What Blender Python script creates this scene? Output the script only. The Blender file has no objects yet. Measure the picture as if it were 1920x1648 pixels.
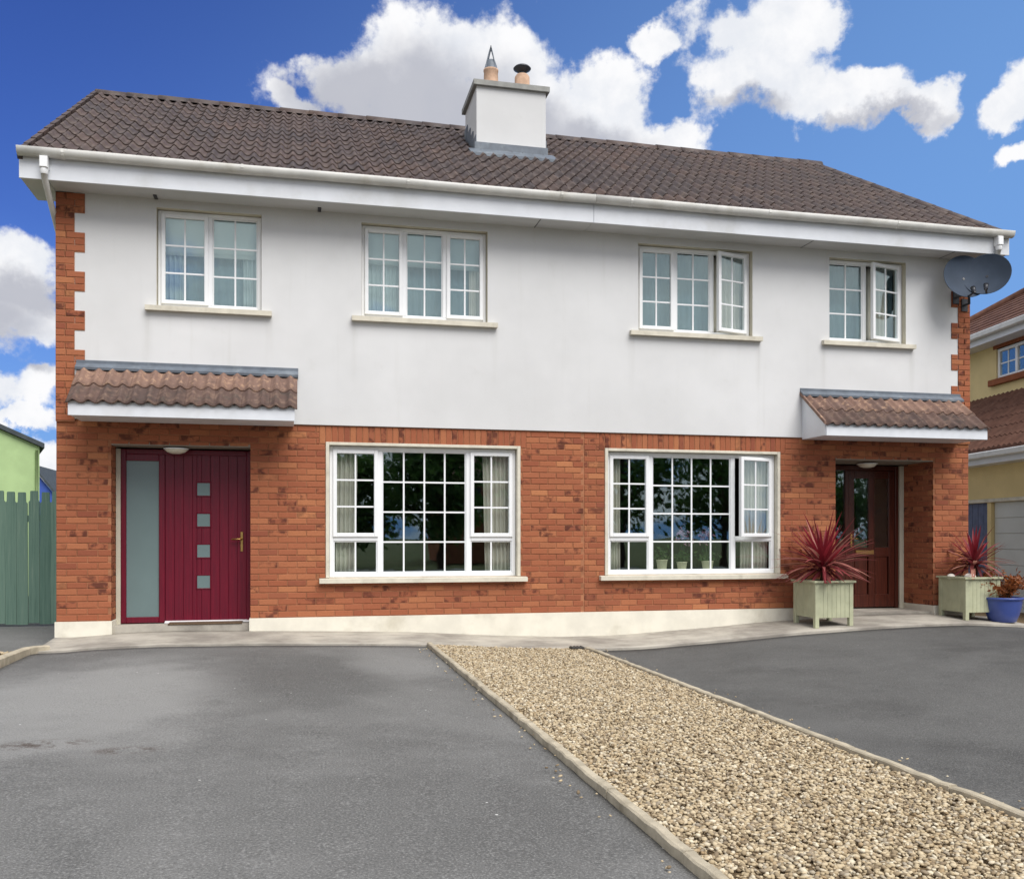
import bpy, math, random
import numpy as np
from mathutils import Matrix, Vector
random.seed(7); rng = np.random.default_rng(7)
R = math.radians
sc = bpy.context.scene
COL = sc.collection

# ------------------------------------------------------------------ camera
F = 1750.0; HY = 1006.0; VX = 8600.0            # focal length / horizon / facade vanishing point (photo pixels)
YAW = math.atan(F / (VX - 960.0))
CAM = Vector((0.0, -11.6, 1.25))
cd = bpy.data.cameras.new('camera'); cam = bpy.data.objects.new('camera', cd); COL.objects.link(cam)
cam.location = CAM; cam.rotation_euler = (R(90), 0, -YAW)
cd.sensor_width = 36.0; cd.lens = F / 1920.0 * 36.0
cd.shift_y = (HY - 824.0) / 1920.0
cd.clip_end = 2000.0; cd.clip_start = 0.05
sc.camera = cam
FW = Vector((math.sin(YAW), math.cos(YAW), 0)); RT = Vector((math.cos(YAW), -math.sin(YAW), 0)); UP = Vector((0, 0, 1))
def ray(px, py): return FW + RT * ((px - 960) / F) + UP * ((HY - py) / F)
def at_y(px, py, y):
    r = ray(px, py); return CAM + r * ((y - CAM.y) / r.y)
def proj(p):
    d = Vector(p) - CAM; w = d.dot(FW); return 960 + F * d.dot(RT) / w, HY - F * d.dot(UP) / w, w

# ------------------------------------------------------------------ light and sky
SUN_AZ = R(160); SUN_EL = R(51)                 # azimuth clockwise from +Y
sun_dir = Vector((math.sin(SUN_AZ) * math.cos(SUN_EL), math.cos(SUN_AZ) * math.cos(SUN_EL), math.sin(SUN_EL)))
sd = bpy.data.lights.new('sun', 'SUN'); sd.energy = 2.8; sd.angle = R(42); sd.color = (1.0, 0.975, 0.945)
so = bpy.data.objects.new('sun', sd); COL.objects.link(so)
so.location = (4, -20, 20)
so.rotation_euler = sun_dir.to_track_quat('Z', 'Y').to_euler()
sc.view_settings.view_transform = 'Standard'; sc.view_settings.look = 'None'
sc.view_settings.exposure = 0.45; sc.view_settings.gamma = 1.0
try: sc.view_settings.use_curve_mapping = False
except Exception: pass
SKY_STRENGTH = 0.10

class NT:
    """small helper for node trees"""
    def __init__(s, tree): s.t = tree; s.n = tree.nodes; s.l = tree.links
    def node(s, typ, **kw):
        n = s.n.new(typ)
        for k, v in kw.items(): setattr(n, k, v)
        return n
    def put(s, sock, v):
        if isinstance(v, bpy.types.NodeSocket): s.l.new(v, sock)
        elif v is not None: sock.default_value = v
    def math(s, op, a, b=None, c=None, clamp=False):
        n = s.node('ShaderNodeMath', operation=op, use_clamp=clamp)
        for i, v in enumerate((a, b, c)):
            if v is not None: s.put(n.inputs[i], v)
        return n.outputs[0]
    def vmath(s, op, a, b=None):
        n = s.node('ShaderNodeVectorMath', operation=op)
        s.put(n.inputs[0], a)
        if b is not None:
            if op == 'SCALE': s.put(n.inputs['Scale'], b)
            else: s.put(n.inputs[1], b)
        return n.outputs['Value'] if op in ('LENGTH', 'DOT_PRODUCT') else n.outputs[0]
    def noise(s, vec, scale, detail=4.0, rough=0.55, dist=0.0):
        n = s.node('ShaderNodeTexNoise'); s.put(n.inputs['Vector'], vec)
        n.inputs['Scale'].default_value = scale; n.inputs['Detail'].default_value = detail
        n.inputs['Roughness'].default_value = rough; n.inputs['Distortion'].default_value = dist
        return n
    def smooth(s, v, a, b, lo=0.0, hi=1.0):
        n = s.node('ShaderNodeMapRange', interpolation_type='SMOOTHSTEP')
        s.put(n.inputs['Value'], v)
        for k, x in zip(('From Min', 'From Max', 'To Min', 'To Max'), (a, b, lo, hi)): n.inputs[k].default_value = x
        return n.outputs[0]
    def mix(s, f, a, b, mode='MIX'):
        n = s.node('ShaderNodeMix', data_type='RGBA', blend_type=mode)
        s.put(n.inputs['Factor'], f)
        s.put(n.inputs[6], a if isinstance(a, bpy.types.NodeSocket) else (*a, 1)[:4])
        s.put(n.inputs[7], b if isinstance(b, bpy.types.NodeSocket) else (*b, 1)[:4])
        return n.outputs[2]
    def ramp(s, v, stops, interp='LINEAR'):
        n = s.node('ShaderNodeValToRGB'); n.color_ramp.interpolation = interp
        el = n.color_ramp.elements
        while len(el) < len(stops): el.new(0.5)
        for e, (p, c) in zip(el, stops): e.position = p; e.color = (*c, 1)
        s.put(n.inputs[0], v); return n.outputs[0]

def srgb(r, g, b):
    f = lambda c: (c / 255 / 12.92) if c / 255 <= 0.04045 else ((c / 255 + 0.055) / 1.055) ** 2.4
    return (f(r), f(g), f(b))

def build_world():
    w = bpy.data.worlds.new('World'); sc.world = w; w.use_nodes = True
    t = NT(w.node_tree); t.n.clear()
    out = t.node('ShaderNodeOutputWorld'); bg = t.node('ShaderNodeBackground'); bg.inputs['Strength'].default_value = SKY_STRENGTH
    t.l.new(bg.outputs[0], out.inputs[0])
    sky = t.node('ShaderNodeTexSky', sky_type='NISHITA'); sky.sun_disc = False
    sky.sun_elevation = SUN_EL; sky.sun_rotation = SUN_AZ; sky.altitude = 0; sky.air_density = 1.0; sky.dust_density = 0.6; sky.ozone_density = 2.5
    hs = t.node('ShaderNodeHueSaturation'); hs.inputs['Saturation'].default_value = 1.0; hs.inputs['Value'].default_value = 1.0
    t.l.new(t.mix(1.0, sky.outputs[0], (0.27, 0.40, 0.86), 'MULTIPLY'), hs.inputs['Color'])
    tc = t.node('ShaderNodeTexCoord'); d = tc.outputs['Generated']
    n1 = t.noise(d, 9.0, 7.0, 0.6).outputs['Color']
    warp = t.vmath('SCALE', t.vmath('SUBTRACT', n1, (0.5, 0.5, 0.5)), 0.11)
    dw = t.vmath('ADD', d, warp)
    fbm = t.noise(d, 17.0, 9.0, 0.60).outputs['Fac']
    fb2 = t.noise(d, 5.0, 5.0, 0.55).outputs['Fac']
    # cumulus seen beyond the house: heads (direction in photo pixels, half width, half height)
    heads = [(560, 200, 60, 34), (640, 165, 80, 65), (735, 150, 110, 125), (830, 100, 120, 105), (905, 95, 110, 100), (970, 140, 100, 110),
             (1120, 160, 85, 65), (1180, 210, 90, 70), (1270, 270, 70, 45), (900, 240, 360, 110), (1060, 220, 150, 90),
             (1262, 78, 58, 38), (1370, 55, 90, 75), (1470, 30, 140, 75), (1555, 30, 65, 60), (1440, 140, 140, 80), (1500, 170, 110, 66), (1570, 188, 135, 54), (1740, 190, 52, 44), (1665, 200, 70, 34),
             (1890, 205, 76, 42), (1960, 160, 80, 70), (1925, 306, 50, 24),
             (20, 500, 110, 75), (-70, 570, 170, 120), (40, 620, 75, 46), (60, 715, 60, 34), (-60, 740, 120, 50), (20, 792, 80, 22), (90, 880, 70, 46), (-160, 870, 300, 50)]
    bellies = [(680, 215, 170, 80), (820, 235, 170, 120), (960, 250, 140, 60), (1130, 270, 150, 45), (1640, 235, 150, 22), (1420, 215, 90, 22), (20, 560, 130, 45), (-60, 600, 130, 60), (0, 690, 110, 20)]
    def field(blobs, vec):
        acc = None
        for (px, py, rx, ry) in blobs:
            r = ray(px, py); L = r.length; c = r / L
            v = t.vmath('MULTIPLY', t.vmath('SUBTRACT', vec, tuple(c)), (F * L / rx / 1.07, F * L / rx / 1.07, F * L / ry / 1.07))
            s = t.math('SUBTRACT', 1.0, t.vmath('LENGTH', v))
            if acc is None: acc = s
            else: acc = t.math('SMOOTH_MAX', acc, s, 0.12)
        return acc
    fa = t.math('ADD', field(heads, dw), t.math('MULTIPLY', t.math('SUBTRACT', fbm, 0.5), 2.0))
    # unseen cloud outside the view, coverage raised for paler window reflections and facade light
    sx = t.node('ShaderNodeSeparateXYZ'); t.put(sx.inputs[0], d)
    zz = t.math('ADD', t.math('MAXIMUM', sx.outputs[2], 0.0), 0.22)
    cx = t.node('ShaderNodeCombineXYZ'); t.put(cx.inputs[0], t.math('DIVIDE', sx.outputs[0], zz)); t.put(cx.inputs[1], t.math('DIVIDE', sx.outputs[1], zz))
    gen = t.noise(cx.outputs[0], 1.15, 9.0, 0.56, 0.2).outputs['Fac']
    fb = t.math('MULTIPLY', t.math('SUBTRACT', gen, 0.375), 5.0)
    mid = ray(960, 400).normalized()
    inview = t.smooth(t.vmath('DOT_PRODUCT', d, tuple(mid)), 0.78, 0.86)
    fb = t.math('SUBTRACT', fb, t.math('MULTIPLY', inview, 6.0))
    f = t.math('MAXIMUM', fa, fb)
    dens = t.smooth(f, -0.02, 0.36)
    dens = t.math('MULTIPLY', dens, t.smooth(sx.outputs[2], -0.03, 0.03))
    belly = t.math('ADD', field(bellies, dw), t.math('MULTIPLY', t.math('SUBTRACT', fb2, 0.5), 1.6))
    belly = t.math('MAXIMUM', belly, t.math('MULTIPLY', t.math('SUBTRACT', fb, 0.8), 0.55))
    sh = t.smooth(belly, -0.15, 0.75)
    fine = t.smooth(fbm, 0.35, 0.65)
    K = 1.0 / SKY_STRENGTH
    white = t.mix(fine, (0.60 * K, 0.62 * K, 0.66 * K), (0.72 * K, 0.72 * K, 0.73 * K))
    ccol = t.mix(t.math('MULTIPLY', sh, 0.85), white, (0.335 * K, 0.345 * K, 0.395 * K))
    veil = t.vmath('DOT_PRODUCT', d, tuple(Vector((0.80, 0.25, -0.55)).normalized()))    # thin haze, thicker low down and towards the east
    veil = t.math('MULTIPLY', t.smooth(veil, -0.25, 0.62), 0.8)
    low = t.math('MULTIPLY', t.smooth(sx.outputs[2], 0.34, 0.02), 0.85)
    veil = t.math('MAXIMUM', veil, low)
    blue = t.mix(veil, hs.outputs[0], (0.15 * K, 0.31 * K, 0.60 * K))
    t.put(bg.inputs['Color'], t.mix(dens, blue, ccol))
build_world()

# ------------------------------------------------------------------ materials
MATS = {}
def material(name, fn, rough=0.6, spec=0.3):
    m = bpy.data.materials.new(name); m.use_nodes = True
    t = NT(m.node_tree); p = t.n['Principled BSDF']
    p.inputs['Roughness'].default_value = rough
    p.inputs['Specular IOR Level'].default_value = spec
    fn(t, p); MATS[name] = m; return m
def bump(t, p, h, strength=0.3, dist=0.01):
    b = t.node('ShaderNodeBump'); b.inputs['Strength'].default_value = strength; b.inputs['Distance'].default_value = dist
    t.put(b.inputs['Height'], h); t.l.new(b.outputs[0], p.inputs['Normal'])
def pos(t): return t.node('ShaderNodeNewGeometry').outputs['Position']
def rand(t):
    o = t.node('ShaderNodeObjectInfo').outputs['Random']; g = t.node('ShaderNodeNewGeometry').outputs['Random Per Island']
    return t.math('FRACT', t.math('ADD', o, t.math('MULTIPLY', g, 7.31)))
def plain(name, col, rough=0.5, var=0.12, scale=6.0, bmp=0.05, spec=0.3, metal=0.0, dirt=None):
    def fn(t, p):
        P = pos(t)
        n = t.noise(P, scale, 5).outputs['Fac']
        lo = tuple(c * (1 - var) for c in col); hi = tuple(min(1, c * (1 + var * 0.6)) for c in col)
        c = t.mix(t.smooth(n, 0.3, 0.7), lo, hi)
        if dirt:
            n2 = t.noise(P, scale * 0.35, 6, 0.65).outputs['Fac']
            c = t.mix(t.math('MULTIPLY', t.smooth(n2, 0.5, 0.75), dirt[1]), c, dirt[0])
        t.put(p.inputs['Base Color'], c); p.inputs['Metallic'].default_value = metal
        if bmp: bump(t, p, t.noise(P, scale * 14, 3).outputs['Fac'], bmp, 0.004)
    return material(name, fn, rough, spec)

def m_render(t, p):
    P = pos(t)
    big = t.noise(P, 0.55, 4, 0.6).outputs['Fac']
    mp = t.node('ShaderNodeMapping'); mp.inputs['Scale'].default_value = (7.0, 7.0, 0.5); t.put(mp.inputs[0], P)
    streak = t.noise(mp.outputs[0], 1.0, 5, 0.6).outputs['Fac']
    c = t.mix(t.smooth(big, 0.3, 0.72), (0.60, 0.60, 0.598), (0.68, 0.68, 0.68))
    c = t.mix(t.math('MULTIPLY', t.smooth(streak, 0.55, 0.8), 0.16), c, (0.42, 0.41, 0.37))
    sp = t.node('ShaderNodeSeparateXYZ'); t.put(sp.inputs[0], P)
    for (a, b) in ((-1.74, -.31), (.64, 2.46), (4.24, 6.12), (7.04, 8.48)):      # rain streaks below the sill ends
        for x in (a, b):
            w = t.smooth(t.math('ABSOLUTE', t.math('SUBTRACT', sp.outputs[0], x + (.03 if x == a else -.03))), 0.07, 0.0)
            h = t.math('MULTIPLY', t.smooth(sp.outputs[2], 2.9, 3.9), t.math('LESS_THAN', sp.outputs[2], 3.93))
            c = t.mix(t.math('MULTIPLY', t.math('MULTIPLY', w, h), t.math('MULTIPLY', t.smooth(streak, 0.3, 0.7), 0.30)), c, (0.36, 0.35, 0.31))
    c = t.mix(t.math('MULTIPLY', t.smooth(t.noise(P, 2.6, 7, 0.7).outputs['Fac'], 0.56, 0.8), 0.22), c, (0.46, 0.455, 0.43))
    t.put(p.inputs['Base Color'], c)
    h = t.math('ADD', t.noise(P, 160, 3).outputs['Fac'], t.math('MULTIPLY', t.noise(P, 3.0, 2).outputs['Fac'], 2.0))
    bump(t, p, h, 0.4, 0.005)
material('wall_render', m_render, 0.85, 0.15)

def m_brick(t, p):
    r = rand(t); P = pos(t)
    c = t.ramp(r, [(0.0, srgb(146, 86, 63)), (0.3, srgb(161, 99, 71)), (0.55, srgb(151, 89, 64)), (0.8, srgb(169, 108, 76)), (1.0, srgb(138, 80, 61))])
    n = t.noise(P, 11.0, 4, 0.6).outputs['Fac']
    r2 = t.math('FRACT', t.math('MULTIPLY', r, 17.3))
    spot = t.math('MULTIPLY', t.smooth(n, 0.42, 0.62), t.smooth(r2, 0.74, 0.80))
    c = t.mix(t.math('MULTIPLY', spot, 0.85), c, srgb(80, 46, 40))
    c = t.mix(t.math('MULTIPLY', t.smooth(t.noise(P, 0.9, 4, 0.6).outputs['Fac'], 0.45, 0.7), 0.22), c, srgb(134, 84, 62))
    r3 = t.math('FRACT', t.math('MULTIPLY', r, 41.7))
    c = t.mix(t.math('MULTIPLY', t.smooth(r3, 0.88, 0.95), 0.35), c, srgb(196, 136, 92))
    c = t.mix(t.math('MULTIPLY', t.smooth(t.noise(P, 55.0, 4).outputs['Fac'], 0.45, 0.75), 0.25), c, srgb(125, 68, 50))
    t.put(p.inputs['Base Color'], c)
    bump(t, p, t.noise(P, 90.0, 5, 0.7).outputs['Fac'], 0.6, 0.006)
material('brick', m_brick, 0.88, 0.15)
plain('mortar', srgb(158, 108, 80), 0.95, 0.25, 9, 0.4, 0.1)
plain('joint', srgb(70, 45, 38), 0.95, 0.2, 9, 0.2, 0.1)
plain('plinth_paint', srgb(222, 217, 202), 0.75, 0.08, 4, 0.2, 0.2, dirt=(srgb(150, 140, 115), 0.4))
plain('sill_paint', srgb(208, 202, 186), 0.7, 0.10, 8, 0.25, 0.2, dirt=(srgb(140, 134, 118), 0.45))
plain('reveal_paint', srgb(196, 190, 172), 0.8, 0.08, 6, 0.25, 0.2)
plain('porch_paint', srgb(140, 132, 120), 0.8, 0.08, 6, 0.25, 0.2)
plain('upvc_white', srgb(232, 233, 234), 0.35, 0.03, 3, 0.0, 0.5)
plain('gutter_white', srgb(208, 207, 202), 0.4, 0.10, 5, 0.0, 0.4, dirt=(srgb(158, 152, 134), 0.5))
plain('fascia_white', srgb(214, 217, 222), 0.45, 0.05, 3, 0.0, 0.4, dirt=(srgb(170, 168, 160), 0.35))
plain('soffit_shaded', srgb(192, 193, 193), 0.55, 0.05, 3, 0.0, 0.3)  # greyed down: shade under the eaves put into the base colour
plain('lead', srgb(98, 106, 116), 0.55, 0.2, 7, 0.25, 0.5, dirt=(srgb(160, 168, 172), 0.5))
plain('dark_metal', srgb(48, 50, 56), 0.4, 0.15, 9, 0.1, 0.5)
plain('dish_grey', srgb(60, 70, 84), 0.7, 0.12, 5, 0.05, 0.2)
plain('clay', srgb(190, 158, 134), 0.8, 0.18, 12, 0.3, 0.2, dirt=(srgb(150, 112, 90), 0.6))
plain('flaunch', srgb(150, 150, 146), 0.85, 0.15, 9, 0.4, 0.2)
plain('brass', srgb(196, 160, 96), 0.3, 0.08, 9, 0.0, 0.5, metal=0.9)
plain('frosted', srgb(104, 122, 122), 0.25, 0.06, 1.5, 0.0, 0.6)
plain('lamp_white', srgb(225, 222, 205), 0.35, 0.05, 6, 0.0, 0.5)
plain('room_wall', srgb(150, 142, 130), 0.9, 0.06, 2, 0.0, 0.1)
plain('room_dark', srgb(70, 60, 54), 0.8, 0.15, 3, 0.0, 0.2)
plain('soil', srgb(70, 54, 44), 0.95, 0.35, 18, 0.8, 0.1)
plain('white_stone', srgb(224, 218, 208), 0.7, 0.12, 20, 0.4, 0.2)
def m_fence(t, p):
    P = pos(t); r = rand(t)
    mp = t.node('ShaderNodeMapping'); mp.inputs['Scale'].default_value = (45, 45, 1.6); t.put(mp.inputs[0], P)
    g = t.noise(mp.outputs[0], 1.0, 6, 0.65).outputs['Fac']
    c = t.mix(r, srgb(84, 110, 98), srgb(108, 132, 118))
    c = t.mix(t.math('MULTIPLY', t.smooth(g, 0.5, 0.8), 0.5), c, srgb(134, 150, 134))
    c = t.mix(t.math('MULTIPLY', t.smooth(g, 0.48, 0.25), 0.5), c, srgb(52, 78, 68))
    t.put(p.inputs['Base Color'], c); bump(t, p, g, 0.5, 0.004)
material('fence_green', m_fence, 0.8, 0.2)
plain('green_render', srgb(168, 192, 140), 0.85, 0.08, 2, 0.2, 0.1)
plain('blue_paint', srgb(66, 92, 170), 0.7, 0.08, 2, 0.1, 0.2)
plain('yellow_render', srgb(216, 196, 146), 0.85, 0.06, 2, 0.2, 0.1)
plain('slate_dark', srgb(72, 78, 82), 0.75, 0.2, 6, 0.3, 0.2)
plain('garage_white', srgb(192, 194, 190), 0.5, 0.06, 2, 0.05, 0.3)
plain('blue_grey', srgb(88, 96, 122), 0.6, 0.2, 7, 0.2, 0.3)
plain('sill_brown', srgb(140, 84, 56), 0.8, 0.15, 9, 0.3, 0.2)
plain('bark', srgb(86, 68, 54), 0.9, 0.35, 14, 0.9, 0.1)
plain('kerb_concrete', srgb(178, 168, 148), 0.9, 0.2, 10, 0.6, 0.15, dirt=(srgb(116, 106, 88), 0.75))
plain('cast_iron', srgb(62, 60, 58), 0.6, 0.2, 30, 0.3, 0.4)
plain('mat_brown', srgb(98, 82, 66), 0.95, 0.25, 60, 0.6, 0.1)
plain('brown_tile_far', srgb(104, 74, 62), 0.85, 0.25, 6, 0.3, 0.2, dirt=(srgb(140, 110, 96), 0.5))

def m_tile(t, p):
    r = rand(t); P = pos(t)
    c = t.ramp(r, [(0.0, srgb(68, 57, 55)), (0.35, srgb(80, 66, 61)), (0.7, srgb(64, 56, 56)), (1.0, srgb(86, 69, 62))])
    n = t.noise(P, 7.0, 5, 0.65).outputs['Fac']
    c = t.mix(t.math('MULTIPLY', t.smooth(n, 0.45, 0.75), 0.45), c, srgb(118, 102, 90))
    n2 = t.noise(P, 0.8, 3).outputs['Fac']
    c = t.mix(t.math('MULTIPLY', t.smooth(n2, 0.4, 0.7), 0.4), c, srgb(64, 58, 58))
    t.put(p.inputs['Base Color'], c)
    bump(t, p, t.noise(P, 60, 4).outputs['Fac'], 0.5, 0.006)
material('roof_tile', m_tile, 0.6, 0.4)
def m_tile2(t, p):
    r = rand(t); P = pos(t)
    c = t.ramp(r, [(0.0, srgb(112, 88, 78)), (0.5, srgb(134, 106, 92)), (1.0, srgb(102, 82, 75))])
    n = t.noise(P, 14.0, 5, 0.65).outputs['Fac']
    c = t.mix(t.math('MULTIPLY', t.smooth(n, 0.5, 0.7), 0.6), c, srgb(186, 152, 124))
    c = t.mix(t.math('MULTIPLY', t.smooth(t.noise(P, 8, 4).outputs['Fac'], 0.55, 0.72), 0.6), c, srgb(84, 68, 64))
    t.put(p.inputs['Base Color'], c)
    bump(t, p, t.noise(P, 60, 4).outputs['Fac'], 0.5, 0.006)
material('canopy_tile', m_tile2, 0.75, 0.3)
def m_tile3(t, p):
    r = rand(t); P = pos(t)
    c = t.ramp(r, [(0.0, srgb(84, 68, 63)), (0.5, srgb(98, 78, 71)), (1.0, srgb(78, 65, 62))])
    c = t.mix(t.math('MULTIPLY', t.smooth(t.noise(P, 12, 5, 0.65).outputs['Fac'], 0.45, 0.7), 0.55), c, srgb(140, 116, 100))
    c = t.mix(t.math('MULTIPLY', t.smooth(t.noise(P, 7, 4).outputs['Fac'], 0.5, 0.7), 0.6), c, srgb(70, 64, 60))
    t.put(p.inputs['Base Color'], c)
    bump(t, p, t.noise(P, 60, 4).outputs['Fac'], 0.5, 0.006)
material('canopy_tile_mossy', m_tile3, 0.8, 0.25)

def m_asphalt(k, stains):
    def fn(t, p):
        P = pos(t); g = lambda v: (v * k * 1.01, v * k, v * k * 0.965)
        big = t.noise(P, 0.45, 5, 0.6, 0.4).outputs['Fac']
        med = t.noise(P, 3.2, 7, 0.7).outputs['Fac']
        fine = t.noise(P, 95, 3, 0.75).outputs['Fac']
        c = t.mix(t.smooth(big, 0.34, 0.66), g(0.100), g(0.165))
        c = t.mix(t.math('MULTIPLY', t.smooth(med, 0.40, 0.70), 0.40), c, g(0.190))
        mp = t.node('ShaderNodeMapping'); mp.inputs['Scale'].default_value = (0.8, 4.0, 1); mp.inputs['Rotation'].default_value = (0, 0, 0.35); t.put(mp.inputs[0], P)
        c = t.mix(t.math('MULTIPLY', t.smooth(t.noise(mp.outputs[0], 1.4, 6, 0.7).outputs['Fac'], 0.58, 0.75), 0.35), c, g(0.24))
        if stains:
            # dried, sun-bleached area and the damp patch beside it
            for (x, y, rx, ry, col, am) in ((-1.5, -4.1, 1.3, 2.4, 0.27, 0.8), (0.1, -3.2, 0.9, 2.3, 0.08, 0.75), (0.95, -2.4, 0.55, 1.3, 0.23, 0.6), (0.6, -7.4, 1.3, 0.9, 0.085, 0.5)):
                dd = t.vmath('LENGTH', t.vmath('MULTIPLY', t.vmath('SUBTRACT', P, (x, y, 0.06)), (1 / rx, 1 / ry, 1)))
                dd = t.math('ADD', dd, t.math('MULTIPLY', t.math('SUBTRACT', t.noise(P, 1.3, 5, 0.6).outputs['Fac'], 0.5), 1.3))
                c = t.mix(t.math('MULTIPLY', t.smooth(dd, 1.15, 0.35), am), c, g(col))
            for (x, y, r) in ((-1.45, -5.75, 0.42), (-0.95, -6.0, 0.30)):      # trodden mud
                dd = t.vmath('LENGTH', t.vmath('MULTIPLY', t.vmath('SUBTRACT', P, (x, y, 0.06)), (1 / r, 2.2 / r, 1)))
                m = t.math('MULTIPLY', t.smooth(dd, 1.0, 0.1), t.smooth(t.noise(P, 9.0, 5, 0.7).outputs['Fac'], 0.45, 0.56))
                c = t.mix(t.math('MULTIPLY', m, 0.85), c, (0.055, 0.035, 0.025))
        c = t.mix(t.math('MULTIPLY', t.smooth(fine, 0.50, 0.68), 0.6), c, g(0.34))
        c = t.mix(t.math('MULTIPLY', t.smooth(fine, 0.48, 0.28), 0.75), c, g(0.045))
        for sc_, a, b, am, col in ((38.0, 0.16, 0.07, 0.5, 0.36), (5.0, 0.045, 0.028, 0.8, 0.75)):   # pale stone chips
            vo = t.node('ShaderNodeTexVoronoi'); vo.inputs['Scale'].default_value = sc_; t.put(vo.inputs['Vector'], P)
            pick = t.smooth(t.noise(P, sc_ * 0.5, 1).outputs['Fac'], 0.44, 0.55)
            c = t.mix(t.math('MULTIPLY', t.math('MULTIPLY', t.smooth(vo.outputs['Distance'], a, b), pick), am), c, g(col))
        t.put(p.inputs['Base Color'], c)
        t.put(p.inputs['Roughness'], t.smooth(big, 0.3, 0.7, 0.66, 0.86))
        h = t.math('ADD', t.noise(P, 120, 2, 0.7).outputs['Fac'], t.math('MULTIPLY', med, 1.2))
        bump(t, p, h, 0.8, 0.008)
    return fn
material('asphalt', m_asphalt(1.0, True), 0.8, 0.25)
material('asphalt_dark', m_asphalt(0.66, False), 0.8, 0.25)
def m_path(t, p):
    P = pos(t)
    big = t.noise(P, 1.3, 6, 0.65).outputs['Fac']
    c = t.mix(t.smooth(big, 0.3, 0.7), srgb(134, 128, 120), srgb(182, 176, 164))
    mp = t.node('ShaderNodeMapping'); mp.inputs['Scale'].default_value = (1.2, 6, 1); t.put(mp.inputs[0], P)
    c = t.mix(t.math('MULTIPLY', t.smooth(t.noise(mp.outputs[0], 1.6, 5, 0.7).outputs['Fac'], 0.5, 0.72), 0.55), c, srgb(112, 106, 98))
    t.put(p.inputs['Base Color'], c)
    bump(t, p, t.noise(P, 80, 4, 0.7).outputs['Fac'], 0.45, 0.006)
material('path_concrete', m_path, 0.88, 0.2)
def m_gravel(t, p):
    r = rand(t)
    c = t.ramp(r, [(0.0, srgb(112, 98, 80)), (0.2, srgb(180, 163, 132)), (0.4, srgb(202, 187, 158)), (0.52, srgb(158, 136, 104)), (0.66, srgb(222, 212, 188)), (0.8, srgb(148, 138, 122)), (0.9, srgb(128, 112, 90)), (1.0, srgb(196, 178, 146))])
    t.put(p.inputs['Base Color'], t.mix(t.math('MULTIPLY', t.noise(pos(t), 40, 3).outputs['Fac'], 0.3), c, srgb(140, 118, 88)))
material('gravel', m_gravel, 0.8, 0.25)
plain('gravel_bed', srgb(120, 102, 78), 0.95, 0.35, 30, 0.9, 0.1)
def m_ground(t, p):
    P = pos(t)
    n = t.noise(P, 0.25, 6, 0.65).outputs['Fac']
    c = t.mix(t.smooth(n, 0.35, 0.65), srgb(84, 92, 58), srgb(108, 106, 74))
    c = t.mix(t.math('MULTIPLY', t.noise(P, 12, 5, 0.7).outputs['Fac'], 0.6), c, srgb(58, 66, 40))
    t.put(p.inputs['Base Color'], c); bump(t, p, t.noise(P, 30, 4).outputs['Fac'], 0.8, 0.03)
material('ground', m_ground, 0.95, 0.1)

def m_glass(t, p):
    out = [n for n in t.n if n.type == 'OUTPUT_MATERIAL'][0]
    gl = t.node('ShaderNodeBsdfGlossy'); gl.inputs['Roughness'].default_value = 0.015; gl.inputs['Color'].default_value = (0.80, 0.97, 1.0, 1)
    tr = t.node('ShaderNodeBsdfTransparent'); tr.inputs['Color'].default_value = (0.965, 0.985, 0.98, 1)
    fr = t.node('ShaderNodeLayerWeight'); fr.inputs['Blend'].default_value = 0.5
    b = t.node('ShaderNodeBump'); b.inputs['Strength'].default_value = 0.03; b.inputs['Distance'].default_value = 0.02
    t.put(b.inputs['Height'], t.noise(pos(t), 2.5, 2).outputs['Fac']); t.l.new(b.outputs[0], gl.inputs['Normal'])
    mx = t.node('ShaderNodeMixShader')
    t.put(mx.inputs[0], t.math('ADD', t.math('MULTIPLY', t.math('POWER', fr.outputs['Facing'], 4.0), 0.75), 0.125, clamp=True))
    t.l.new(tr.outputs[0], mx.inputs[1]); t.l.new(gl.outputs[0], mx.inputs[2]); t.l.new(mx.outputs[0], out.inputs[0])
material('glass', m_glass)
def m_cloth(col):
    def fn(t, p):
        out = [n for n in t.n if n.type == 'OUTPUT_MATERIAL'][0]
        tl = t.node('ShaderNodeBsdfTranslucent'); tl.inputs['Color'].default_value = (*col, 1)
        p.inputs['Base Color'].default_value = (*col, 1)
        mx = t.node('ShaderNodeMixShader'); mx.inputs[0].default_value = 0.35
        t.l.new(p.outputs[0], mx.inputs[1]); t.l.new(tl.outputs[0], mx.inputs[2]); t.l.new(mx.outputs[0], out.inputs[0])
    return fn
material('curtain_white', m_cloth(srgb(232, 228, 216)), 0.9, 0.1)
material('blind_white', m_cloth(srgb(226, 236, 232)), 0.8, 0.1)
material('net_grey', m_cloth(srgb(196, 212, 212)), 0.9, 0.1)
material('net_as_reflection', m_cloth(srgb(140, 166, 174)), 0.9, 0.1)  # added nets whose teal grey stands in for sky reflected in the glass
def m_door(col, dark):
    def fn(t, p):
        P = pos(t)
        mp = t.node('ShaderNodeMapping'); mp.inputs['Scale'].default_value = (60, 60, 2.2); t.put(mp.inputs[0], P)
        g = t.noise(mp.outputs[0], 1.0, 4, 0.6).outputs['Fac']
        t.put(p.inputs['Base Color'], t.mix(t.smooth(g, 0.3, 0.7), dark, col)); bump(t, p, g, 0.15, 0.002)
    return fn
material('maroon', m_door(srgb(106, 6, 34), srgb(88, 4, 30)), 0.38, 0.4)
material('wood_red', m_door(srgb(84, 38, 26), srgb(58, 25, 18)), 0.35, 0.4)
material('wood_light', m_door(srgb(214, 178, 128), srgb(196, 158, 108)), 0.5, 0.3)
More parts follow.
